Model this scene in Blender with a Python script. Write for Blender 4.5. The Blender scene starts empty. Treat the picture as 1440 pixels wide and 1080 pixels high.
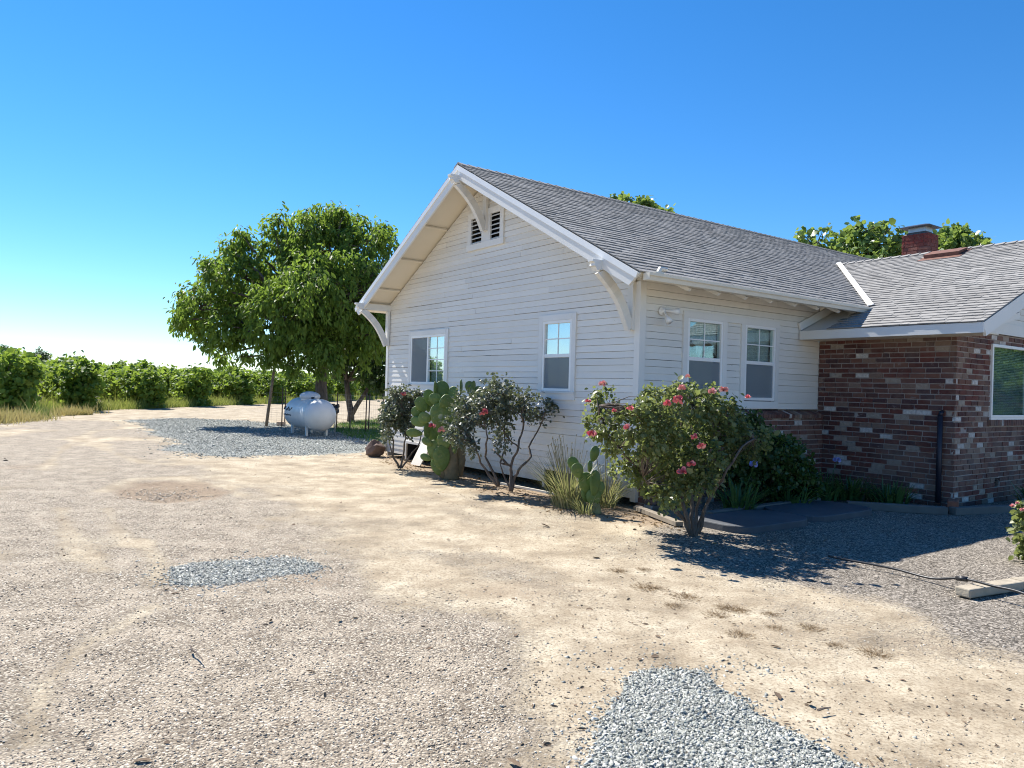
import bpy, math, random
import numpy as np
from mathutils import Vector, Matrix

random.seed(7)
rng = np.random.default_rng(7)
SC = bpy.context.scene
COL = SC.collection
rad = math.radians

# ------------------------------------------------------------------ camera
F_PX, EYE, ROLL, HOR = 1045.0, 1.6, rad(1.58), 5.0
cam = bpy.data.cameras.new('camera')
cam.sensor_width = 36.0
cam.lens = F_PX / 1440 * 36
cam.shift_y = HOR / 1440
cam.clip_start, cam.clip_end = 0.05, 6000
cam_o = bpy.data.objects.new('camera', cam)
COL.objects.link(cam_o)
_c, _s = math.cos(ROLL), math.sin(ROLL)
cam_o.matrix_world = Matrix(((_c, -_s, 0, 0), (0, 0, -1, 0), (_s, _c, 0, EYE), (0, 0, 0, 1)))
SC.camera = cam_o
SC.render.resolution_x, SC.render.resolution_y = 1024, 768

# ------------------------------------------------------------------ house axes, sun, sky
TH = rad(35.8)
BX = Vector((math.cos(TH), math.sin(TH), 0))       # along the eave wall
AY = Vector((-math.sin(TH), math.cos(TH), 0))      # along the gable wall
HO = Vector((1.75, 10.31, 0))                      # near corner of the house

sun_dir = (-0.10 * BX + 0.92 * AY + Vector((0, 0, 1.0))).normalized()
sun = bpy.data.lights.new('sun', 'SUN')
sun.energy = 5.0
sun.angle = rad(0.53)
sun.color = (1.0, 0.95, 0.87)
sun_o = bpy.data.objects.new('sun', sun)
COL.objects.link(sun_o)
sun_o.rotation_euler = sun_dir.to_track_quat('Z', 'Y').to_euler()
sun_o.location = (-20, 20, 30)

W = bpy.data.worlds.new('World')
SC.world = W
W.use_nodes = True
wn = W.node_tree
bg = wn.nodes['Background']
sky = wn.nodes.new('ShaderNodeTexSky')
sky.sky_type = 'NISHITA'
sky.sun_disc = False
sky.sun_elevation = math.asin(sun_dir.z)
sky.sun_rotation = math.atan2(sun_dir.x, sun_dir.y)
sky.altitude = 0
sky.air_density = 1.0
sky.dust_density = 0.0
sky.ozone_density = 8.0
hs = wn.nodes.new('ShaderNodeHueSaturation')
hs.inputs['Saturation'].default_value = 1.2
wn.links.new(sky.outputs[0], hs.inputs['Color'])
wn.links.new(hs.outputs[0], bg.inputs['Color'])
bg.inputs['Strength'].default_value = 0.085

SC.view_settings.view_transform = 'Standard'
SC.view_settings.look = 'None'
SC.view_settings.exposure = 1.05
SC.view_settings.gamma = 1
SC.cycles.filter_width = 1.05
SC.cycles.max_bounces = 8
SC.cycles.transparent_max_bounces = 12


def _un(px, py):
    dx, dy = px - 720, py - 540
    return dx * _c + dy * _s, -dx * _s + dy * _c


def at(px, py, Y):
    """world point that stands Y metres ahead, measured on the photograph"""
    u, v = _un(px, py)
    return Vector((u / F_PX * Y, Y, EYE - (v - HOR) / F_PX * Y))


def gr(px, py, z=0.0):
    u, v = _un(px, py)
    Y = (EYE - z) * F_PX / (v - HOR)
    return Vector((u / F_PX * Y, Y, z))


# ------------------------------------------------------------------ object helpers
def props(o, label=None, cat=None, group=None, kind=None):
    if label: o['label'] = label
    if cat: o['category'] = cat
    if group: o['group'] = group
    if kind: o['kind'] = kind
    return o


def empty(name, loc, rz=0.0, label=None, cat=None, group=None):
    o = bpy.data.objects.new(name, None)
    COL.objects.link(o)
    o.empty_display_size = 0.2
    o.location = loc
    o.rotation_euler = (0, 0, rz)
    return props(o, label, cat, group)


def link_mesh(name, me, mat, parent=None):
    o = bpy.data.objects.new(name, me)
    if mat: me.materials.append(mat)
    COL.objects.link(o)
    if parent: o.parent = parent
    return o


def copy_tree(o, parent=None):
    c = o.copy()
    COL.objects.link(c)
    if parent: c.parent = parent
    for ch in list(o.children):
        copy_tree(ch, c)
    return c


def np_mesh(name, V, F):
    """V (n,3), F (m,k) uniform polygons"""
    V = np.ascontiguousarray(V, dtype=np.float32); F = np.ascontiguousarray(F, dtype=np.int32)
    me = bpy.data.meshes.new(name)
    n, (m, k) = len(V), F.shape
    me.vertices.add(n); me.vertices.foreach_set('co', V.ravel())
    me.loops.add(m * k); me.loops.foreach_set('vertex_index', F.ravel())
    me.polygons.add(m); me.polygons.foreach_set('loop_start', np.arange(m, dtype=np.int32) * k)
    me.update(calc_edges=True)
    me.validate()
    return me


def wobble(p):
    """smooth repeatable displacement"""
    x, y, z = p
    f = lambda a, b, c, d: math.sin(a * x + b * y + c * z + d)
    return Vector((f(1.3, 2.1, .7, .4) + .5 * f(3.1, -2.2, 2.7, 1.9), f(-.9, 1.4, 2.3, 2.2) + .5 * f(2.4, 3.3, -1.8, .3), f(1.8, -.6, 1.5, 4.1) + .5 * f(-2.9, 1.7, 3.2, 5.0))) * .45


class MB:
    def __init__(s): s.v = []; s.f = []

    def add(s, vs, fs):
        o = len(s.v); s.v += [tuple(p) for p in vs]; s.f += [tuple(i + o for i in f) for f in fs]

    def hexa(s, p):
        """8 corners: bottom ring 0-3, top ring 4-7"""
        s.add(p, [(3, 2, 1, 0), (4, 5, 6, 7), (0, 1, 5, 4), (1, 2, 6, 5), (2, 3, 7, 6), (3, 0, 4, 7)])

    def box(s, x0, x1, y0, y1, z0, z1):
        s.hexa([(x0, y0, z0), (x1, y0, z0), (x1, y1, z0), (x0, y1, z0), (x0, y0, z1), (x1, y0, z1), (x1, y1, z1), (x0, y1, z1)])

    def fbox(s, fr, u0, u1, v0, v1, w0, w1, j=0):
        o, U, V, N = fr
        P = []
        for w in (w0, w1):
            for (u, v) in ((u0, v0), (u1, v0), (u1, v1), (u0, v1)):
                q = o + U * u + V * v + N * w
                if j: q = q + Vector((random.uniform(-j, j), random.uniform(-j, j), random.uniform(-j, j)))
                P.append(q)
        s.hexa(P)

    def beam(s, a, b, w, h, up=Vector((0, 0, 1))):
        a, b = Vector(a), Vector(b)
        d = (b - a).normalized(); x = d.cross(up).normalized() * w / 2; y = x.cross(d).normalized() * h / 2
        s.hexa([a - x - y, a + x - y, a + x + y, a - x + y, b - x - y, b + x - y, b + x + y, b - x + y])

    def prism(s, poly, off):
        """poly: list of Vector (planar), extruded by off"""
        n = len(poly); off = Vector(off)
        s.add(list(poly) + [Vector(p) + off for p in poly],
              [tuple(range(n - 1, -1, -1)), tuple(range(n, 2 * n))] + [(i, (i + 1) % n, n + (i + 1) % n, n + i) for i in range(n)])

    def tube(s, pts, rs, n=6, cap=True):
        pts = [Vector(p) for p in pts]
        if not hasattr(rs, '__len__'): rs = [rs] * len(pts)
        ref = Vector((0.3, 0.9, 0.2)); rings = []
        for i, p in enumerate(pts):
            d = (pts[min(i + 1, len(pts) - 1)] - pts[max(i - 1, 0)]).normalized()
            x = ref - d * ref.dot(d)
            if x.length < 1e-3: x = d.orthogonal()
            x.normalize(); ref = x; y = d.cross(x)
            rings.append([p + (x * math.cos(2 * math.pi * k / n) + y * math.sin(2 * math.pi * k / n)) * rs[i] for k in range(n)])
        vs = [q for r in rings for q in r]; fs = []
        for i in range(len(pts) - 1):
            for k in range(n):
                k2 = (k + 1) % n
                fs.append((i * n + k, i * n + k2, (i + 1) * n + k2, (i + 1) * n + k))
        if cap:
            fs.append(tuple(range(n - 1, -1, -1))); fs.append(tuple((len(pts) - 1) * n + k for k in range(n)))
        s.add(vs, fs)

    def ball(s, c, r, seg=10, rings=7, sq=(1, 1, 1)):
        c = Vector(c); vs = [c + Vector((0, 0, -r * sq[2]))]
        for i in range(1, rings):
            t = -math.pi / 2 + math.pi * i / rings
            for k in range(seg):
                a = 2 * math.pi * k / seg
                vs.append(c + Vector((math.cos(t) * math.cos(a) * r * sq[0], math.cos(t) * math.sin(a) * r * sq[1], math.sin(t) * r * sq[2])))
        vs.append(c + Vector((0, 0, r * sq[2])))
        fs = []
        for k in range(seg):
            fs.append((0, 1 + (k + 1) % seg, 1 + k))
        for i in range(rings - 2):
            for k in range(seg):
                a = 1 + i * seg; b = a + seg
                fs.append((a + k, a + (k + 1) % seg, b + (k + 1) % seg, b + k))
        t = 1 + (rings - 2) * seg
        for k in range(seg):
            fs.append((t + k, t + (k + 1) % seg, len(vs) - 1))
        s.add(vs, fs)

    def build(s, name, mat, parent=None, smooth=False, bevel=0):
        me = bpy.data.meshes.new(name)
        me.from_pydata(s.v, [], s.f); me.update()
        if smooth:
            me.polygons.foreach_set('use_smooth', [True] * len(me.polygons))
        o = link_mesh(name, me, mat, parent)
        if bevel:
            b = o.modifiers.new('bevel', 'BEVEL'); b.width = bevel; b.segments = 2; b.limit_method = 'ANGLE'
        return o


# ------------------------------------------------------------------ materials
class NT:
    def __init__(s, name):
        s.m = bpy.data.materials.new(name); s.m.use_nodes = True
        s.t = s.m.node_tree; s.b = s.t.nodes['Principled BSDF']; s.out = s.t.nodes['Material Output']
        s._tc = None

    def n(s, typ, **kw):
        nd = s.t.nodes.new(typ)
        for k, v in kw.items():
            if k in nd.inputs: nd.inputs[k].default_value = v
            else: setattr(nd, k, v)
        return nd

    def L(s, a, b): s.t.links.new(a, b)

    def co(s):
        if not s._tc: s._tc = s.n('ShaderNodeTexCoord')
        return s._tc.outputs['Object']

    def scaled(s, v):
        mp = s.n('ShaderNodeMapping'); mp.inputs['Scale'].default_value = v
        s.L(s.co(), mp.inputs['Vector']); return mp.outputs[0]

    def noise(s, scale, detail=4, rough=.55, vec=None, dist=0):
        nd = s.n('ShaderNodeTexNoise'); nd.inputs['Scale'].default_value = scale; nd.inputs['Detail'].default_value = detail
        nd.inputs['Roughness'].default_value = rough; nd.inputs['Distortion'].default_value = dist
        s.L(vec if vec is not None else s.co(), nd.inputs['Vector']); return nd.outputs['Fac']

    def vor(s, scale, out='Distance', feature='F1', vec=None, rnd=1.0):
        nd = s.n('ShaderNodeTexVoronoi', feature=feature); nd.inputs['Scale'].default_value = scale
        nd.inputs['Randomness'].default_value = rnd
        s.L(vec if vec is not None else s.co(), nd.inputs['Vector']); return nd.outputs[out]

    def island(s): return s.n('ShaderNodeNewGeometry').outputs['Random Per Island']

    def ramp(s, fac, stops, interp='LINEAR'):
        nd = s.n('ShaderNodeValToRGB'); cr = nd.color_ramp; cr.interpolation = interp
        while len(cr.elements) > 1: cr.elements.remove(cr.elements[-1])
        for i, (p, c) in enumerate(stops):
            e = cr.elements[0] if i == 0 else cr.elements.new(p)
            e.position = p
            if not hasattr(c, '__len__'): c = (c, c, c)
            e.color = (*c, 1)
        s.L(fac, nd.inputs[0]); return nd.outputs[0]

    def mix(s, fac, a, b, typ='MIX'):
        nd = s.n('ShaderNodeMix', data_type='RGBA', blend_type=typ)
        for sock, v in ((nd.inputs[0], fac), (nd.inputs[6], a), (nd.inputs[7], b)):
            if isinstance(v, bpy.types.NodeSocket): s.L(v, sock)
            elif hasattr(v, '__len__'): sock.default_value = (*v, 1)
            else: sock.default_value = v
        return nd.outputs[2]

    def math(s, op, a, b=0.0, clamp=False):
        nd = s.n('ShaderNodeMath', operation=op, use_clamp=clamp)
        for sock, v in ((nd.inputs[0], a), (nd.inputs[1], b)):
            if isinstance(v, bpy.types.NodeSocket): s.L(v, sock)
            else: sock.default_value = v
        return nd.outputs[0]

    def base(s, c, rough=.6, spec=.5, metal=0):
        if isinstance(c, bpy.types.NodeSocket): s.L(c, s.b.inputs['Base Color'])
        else: s.b.inputs['Base Color'].default_value = (*c, 1)
        if isinstance(rough, bpy.types.NodeSocket): s.L(rough, s.b.inputs['Roughness'])
        else: s.b.inputs['Roughness'].default_value = rough
        s.b.inputs['Specular IOR Level'].default_value = spec
        s.b.inputs['Metallic'].default_value = metal
        return s

    def bump(s, h, strength=.3, dist=.01):
        nd = s.n('ShaderNodeBump'); nd.inputs['Strength'].default_value = strength; nd.inputs['Distance'].default_value = dist
        s.L(h, nd.inputs['Height']); s.L(nd.outputs[0], s.b.inputs['Normal']); return s


def plain(name, c, rough=.6, var=.12, scale=6, bump=0, spec=.5, metal=0):
    k = NT(name)
    f = k.noise(scale, 5)
    col = k.ramp(f, [(.25, tuple(x * (1 - var) for x in c)), (.75, tuple(min(1, x * (1 + var)) for x in c))])
    k.base(col, rough, spec, metal)
    if bump: k.bump(k.noise(scale * 6, 4), bump, .01)
    return k.m


def paint_mat(name, c, chip=.62, streak=True):
    k = NT(name)
    isl = k.island()
    col = k.ramp(isl, [(0, tuple(x * .93 for x in c)), (1, tuple(min(1, x * 1.04) for x in c))])
    grime = k.noise(1.1, 6, .6)
    col = k.mix(k.ramp(grime, [(.45, 0), (.8, .22)]), col, tuple(x * y for x, y in zip(c, (.72, .68, .6))))
    if streak:
        st = k.noise(3.0, 5, .6, vec=k.scaled((1.5, 1.5, 14)))
        col = k.mix(k.ramp(st, [(.5, 0), (.75, .2)]), col, tuple(x * .78 for x in c))
    ch = k.noise(13, 6, .7)
    col = k.mix(k.ramp(ch, [(chip + .04, 0), (chip + .07, .75)]), col, (.30, .26, .21))
    sx = k.n('ShaderNodeSeparateXYZ'); k.L(k.co(), sx.inputs[0])
    low = k.math('ADD', sx.outputs[2], k.math('MULTIPLY', k.noise(2.6, 6, .7), -1.1))
    col = k.mix(k.ramp(k.math('ADD', low, .5), [(.05, .65), (.55, 0)]), col, (.44, .37, .28))
    nk = k.vor(2.3, 'Distance'); col = k.mix(k.ramp(nk, [(.012, .8), (.03, 0)]), col, (.22, .18, .15))
    k.base(col, .55, .4)
    k.bump(k.noise(40, 4), .2, .006)
    return k.m


def leaf_mat(name, cols, glow, tr=.34, rough=.42, spec=.5):
    k = NT(name)
    isl = k.island()
    n = len(cols)
    col = k.ramp(isl, [(i / (n - 1), c) for i, c in enumerate(cols)])
    v = k.noise(1.3, 3)
    col = k.mix(k.ramp(v, [(.35, 0), (.7, .45)]), col, tuple(x * 1.35 for x in cols[-1]))
    k.base(col, rough, spec)
    t = k.n('ShaderNodeBsdfTranslucent')
    k.L(k.mix(.5, col, glow), t.inputs['Color'])
    mx = k.n('ShaderNodeMixShader'); mx.inputs[0].default_value = tr
    k.L(k.b.outputs[0], mx.inputs[1]); k.L(t.outputs[0], mx.inputs[2]); k.L(mx.outputs[0], k.out.inputs[0])
    return k.m


def bark_mat(name, c1, c2, scale=9):
    k = NT(name)
    f = k.noise(scale, 6, .65, vec=k.scaled((1, 1, .22)))
    k.base(k.ramp(f, [(.3, c1), (.7, c2)]), .9, .2)
    k.bump(f, .7, .03)
    return k.m


SIDING = paint_mat('siding_paint', (.77, .752, .705), .65)
TRIM = paint_mat('trim_paint', (.76, .755, .73), .72, False)
SOFFIT = paint_mat('soffit_paint', (.74, .67, .55), .75, False)
CREAM = plain('gutter_paint', (.72, .68, .58), .45, .06, 3)
VINYL = plain('white_vinyl', (.85, .85, .84), .3, .03, 3)
FLASH = plain('white_flashing', (.82, .80, .76), .4, .08, 5)
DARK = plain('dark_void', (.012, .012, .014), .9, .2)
CONC = plain('concrete', (.13, .125, .115), .85, .18, 4, .3)
SLABM = plain('slab_stone', (.07, .078, .09), .7, .2, 3, .25)
BLACKP = plain('black_plastic', (.02, .02, .022), .4, .2)
METAL = plain('cap_metal', (.10, .10, .11), .45, .2, 8, metal=.6)
GALV = plain('galvanised', (.45, .47, .48), .4, .15, 9, metal=.7)
RUSTV = plain('rusty_vent_paint', (.17, .075, .05), .7, .3, 12, .2)
WOODP = plain('weathered_post', (.23, .17, .12), .9, .35, 14, .4)
STEELP = plain('rusty_steel', (.10, .065, .05), .8, .3, 14)
CURTAIN = plain('curtain_cloth', (.72, .76, .74), .9, .08, 5)
ROOM = plain('room_wall', (.09, .095, .10), .9, .1, 3)


def glass_mat():
    k = NT('window_glass')
    g = k.n('ShaderNodeBsdfGlossy'); g.inputs['Roughness'].default_value = .01; g.inputs['Color'].default_value = (.9, .95, .95, 1)
    t = k.n('ShaderNodeBsdfTransparent'); t.inputs['Color'].default_value = (.86, .92, .91, 1)
    fr = k.n('ShaderNodeFresnel'); fr.inputs['IOR'].default_value = 1.5
    bm = k.n('ShaderNodeBump'); bm.inputs['Strength'].default_value = .03; bm.inputs['Distance'].default_value = .05
    k.L(k.noise(1.7, 2), bm.inputs['Height']); k.L(bm.outputs[0], g.inputs['Normal'])
    mx = k.n('ShaderNodeMixShader')
    k.L(k.math('MULTIPLY', fr.outputs[0], .6, True), mx.inputs[0])
    k.L(t.outputs[0], mx.inputs[1]); k.L(g.outputs[0], mx.inputs[2]); k.L(mx.outputs[0], k.out.inputs[0])
    return k.m


GLASS = glass_mat()


def screen_mat():
    k = NT('insect_screen')
    d = k.n('ShaderNodeBsdfDiffuse'); d.inputs['Color'].default_value = (.27, .31, .335, 1)
    t = k.n('ShaderNodeBsdfTransparent'); mx = k.n('ShaderNodeMixShader'); mx.inputs[0].default_value = .55
    k.L(t.outputs[0], mx.inputs[1]); k.L(d.outputs[0], mx.inputs[2]); k.L(mx.outputs[0], k.out.inputs[0])
    return k.m


SCREEN = screen_mat()


def brick_mat(name, stops):
    k = NT(name)
    col = k.ramp(k.island(), stops, 'CONSTANT')
    f = k.noise(22, 6, .65)
    col = k.mix(k.ramp(f, [(.35, .0), (.7, .55)]), col, (.15, .085, .07))
    wash = k.noise(7, 6, .7)
    col = k.mix(k.ramp(wash, [(.60, 0), (.68, .35)]), col, (.42, .38, .34))
    col = k.mix(k.ramp(k.noise(1.2, 5, .65), [(.42, 0), (.62, .38)]), col, (.29, .225, .18))
    k.base(col, .9, .2)
    k.bump(k.noise(60, 5), .6, .008)
    return k.m


BRICK = brick_mat('old_brick', [(0, (.11, .036, .03)), (.2, (.155, .048, .038)), (.38, (.085, .034, .032)), (.5, (.19, .088, .062)),
                                (.6, (.16, .075, .06)), (.73, (.25, .17, .13)), (.79, (.40, .34, .28)), (.84, (.075, .04, .045)), (.94, (.66, .63, .59))])
CHBRICK = brick_mat('chimney_brick', [(0, (.19, .03, .026)), (.35, (.23, .04, .03)), (.7, (.15, .028, .025))])
MORTAR = plain('mortar', (.35, .295, .265), .95, .2, 12, .4)


def shingle_mat():
    k = NT('roof_shingle')
    col = k.ramp(k.island(), [(0, (.19, .187, .181)), (.3, (.24, .236, .23)), (.6, (.29, .285, .276)), (.85, (.215, .211, .205)), (1, (.32, .313, .303))])
    g = k.noise(160, 2, .7)
    col = k.mix(k.ramp(g, [(.3, .0), (.75, .5)]), col, (.36, .345, .32))
    big = k.noise(.7, 4)
    col = k.mix(k.ramp(big, [(.4, 0), (.75, .25)]), col, (.16, .15, .14))
    k.base(col, .9, .25)
    k.bump(g, .4, .004)
    return k.m


SHINGLE = shingle_mat()
BARK = bark_mat('walnut_bark', (.06, .05, .045), (.17, .145, .125))
CANE = bark_mat('rose_cane', (.07, .055, .045), (.20, .165, .14), 20)


# ------------------------------------------------------------------ ground
def poly_sdf(P, poly):
    """signed distance (negative inside) of points P (n,2) to polygon"""
    d = np.full(len(P), 1e9); inside = np.zeros(len(P), bool)
    n = len(poly)
    for i in range(n):
        a = np.array(poly[i]); b = np.array(poly[(i + 1) % n])
        e = b - a; w = P - a
        t = np.clip((w @ e) / max(e @ e, 1e-9), 0, 1)
        d = np.minimum(d, np.hypot(w[:, 0] - e[0] * t, w[:, 1] - e[1] * t))
        c = ((a[1] <= P[:, 1]) != (b[1] <= P[:, 1]))
        den = (b[1] - a[1]) if abs(b[1] - a[1]) > 1e-9 else 1e-9
        xi = a[0] + (P[:, 1] - a[1]) / den * (b[0] - a[0])
        inside ^= c & (P[:, 0] < xi)
    return np.where(inside, -d, d)


def gpoly(pts): return [tuple(gr(x, y))[:2] for x, y in pts]


def vnoise(P, s, seed=0):
    """cheap smooth value noise for arrays"""
    q = P * s + seed * 17.31
    i = np.floor(q).astype(int); f = q - i; f = f * f * (3 - 2 * f)
    def h(ix, iy):
        v = np.sin(ix * 127.1 + iy * 311.7 + seed * 74.7) * 43758.5453
        return v - np.floor(v)
    a, b, c, d = h(i[:, 0], i[:, 1]), h(i[:, 0] + 1, i[:, 1]), h(i[:, 0], i[:, 1] + 1), h(i[:, 0] + 1, i[:, 1] + 1)
    return (a * (1 - f[:, 0]) + b * f[:, 0]) * (1 - f[:, 1]) + (c * (1 - f[:, 0]) + d * f[:, 0]) * f[:, 1]


def fbm(P, s, seed=0, o=4):
    r = 0; a = .5
    for k in range(o):
        r = r + a * vnoise(P, s * 2 ** k, seed + k); a *= .5
    return r / .94


BLUE_FAR = gpoly([(185, 590), (215, 603), (238, 618), (250, 630), (268, 641), (330, 642), (400, 640), (470, 637), (512, 634), (526, 626), (540, 618), (500, 612), (440, 603), (400, 596), (330, 590), (250, 587)])
BLUE_MID = gpoly([(238, 803), (258, 793), (300, 787), (345, 784), (405, 782), (436, 789), (447, 797), (420, 804), (370, 811), (320, 818), (262, 825), (243, 818)])
BLUE_NEAR = gpoly([(872, 950), (893, 938), (940, 936), (992, 939), (1012, 962), (1065, 1000), (1130, 1034), (1200, 1068), (1260, 1110), (1180, 1180), (900, 1180), (790, 1110), (835, 1062), (852, 1008)])
POT = gpoly([(150, 688), (185, 676), (235, 673), (285, 678), (312, 690), (290, 700), (230, 705), (170, 700)])
POT_IN = gpoly([(190, 690), (225, 684), (262, 686), (278, 693), (255, 699), (215, 700), (195, 697)])
DRIVE = gpoly([(-900, 640), (-200, 598), (60, 590), (150, 592), (215, 606), (248, 640), (300, 668), (420, 725), (480, 770), (560, 785), (720, 800), (800, 850), (862, 905), (858, 960), (830, 1040), (780, 1200), (300, 2400), (-2500, 2000)])
GREY = gpoly([(900, 748), (960, 785), (1060, 815), (1150, 830), (1230, 852), (1330, 890), (1440, 935), (1700, 1000), (2200, 800), (1700, 730), (1400, 700), (1200, 690), (1000, 700)])
BED = gpoly([(525, 642), (600, 668), (700, 700), (800, 720), (880, 736), (960, 752), (985, 720), (900, 690), (700, 660), (545, 632)])


TRACKS = [[(60, 660), (95, 625), (135, 605), (205, 600), (228, 612)], [(130, 618), (150, 632), (200, 650), (250, 652)], [(85, 715), (95, 745), (120, 775), (140, 800)], [(150, 715), (165, 745), (180, 765)],
          [(140, 690), (190, 672), (250, 670), (320, 684), (345, 700)], [(215, 850), (165, 880), (120, 900), (60, 960), (40, 1040)], [(200, 760), (225, 790), (220, 820)], [(330, 655), (420, 690), (520, 730)]]


def line_d(P, pts):
    d = np.full(len(P), 1e9)
    for a, b in zip(pts, pts[1:]):
        a = np.array(gr(*a)[:2]); b = np.array(gr(*b)[:2]); e = b - a; w = P - a
        t = np.clip((w @ e) / (e @ e), 0, 1); d = np.minimum(d, np.hypot(w[:, 0] - e[0] * t, w[:, 1] - e[1] * t))
    return d


def zones(P):
    n1 = fbm(P, .8, 1) - .5; n2 = fbm(P, 3.5, 5) - .5
    wob = n1 * .9 + n2 * .35
    sm = lambda d, w: np.clip(.5 - d / w, 0, 1)
    dist = np.hypot(P[:, 0], P[:, 1])
    gravel = sm(poly_sdf(P, DRIVE) + wob * 1.6, 1.4)
    gravel = gravel * np.clip(1.0 - 1.5 * np.clip(fbm(P, .55, 21) - .52, 0, 1) * 2.2, .25, 1)
    for tr in TRACKS:
        w = .11 + .014 * np.hypot(*gr(*tr[0])[:2])
        gravel = gravel * (1 - .6 * np.clip(1.1 - line_d(P, tr) / w + wob * .9, 0, 1))
    grey = sm(poly_sdf(P, GREY) + wob * .8, .9) * .9
    gravel = np.maximum(gravel, .42 * np.clip(fbm(P, 1.1, 31) * 3.2 - 1.1, 0, 1))
    blue = np.maximum.reduce([sm(poly_sdf(P, BLUE_FAR) + wob * 1.2, .9), sm(poly_sdf(P, BLUE_MID) + wob * .22, .12),
                              sm(poly_sdf(P, BLUE_NEAR) + wob * .14, .06), 0 * wob])
    soil = np.maximum(1.1 * sm(poly_sdf(P, POT) + wob * .5, .35), .9 * sm(poly_sdf(P, BED) + wob * .5, .5))
    soil = np.maximum(soil, .55 * np.clip(fbm(P, .9, 44) * 4 - 2.35, 0, 1) * (dist < 22))
    return gravel, blue, soil, grey


def ground_height(P):
    dist = np.hypot(P[:, 0], P[:, 1])
    h = (fbm(P, .35, 9, 3) - .5) * .05 + (fbm(P, 2.2, 12, 3) - .5) * .018
    h = h + (fbm(P, 9.0, 14, 2) - .5) * .008
    h = h - .035 * np.clip(.5 - poly_sdf(P, POT) / .6, 0, 1)
    h = h * np.clip(1.3 - dist / 60, 0, 1) - .012
    return h


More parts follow.
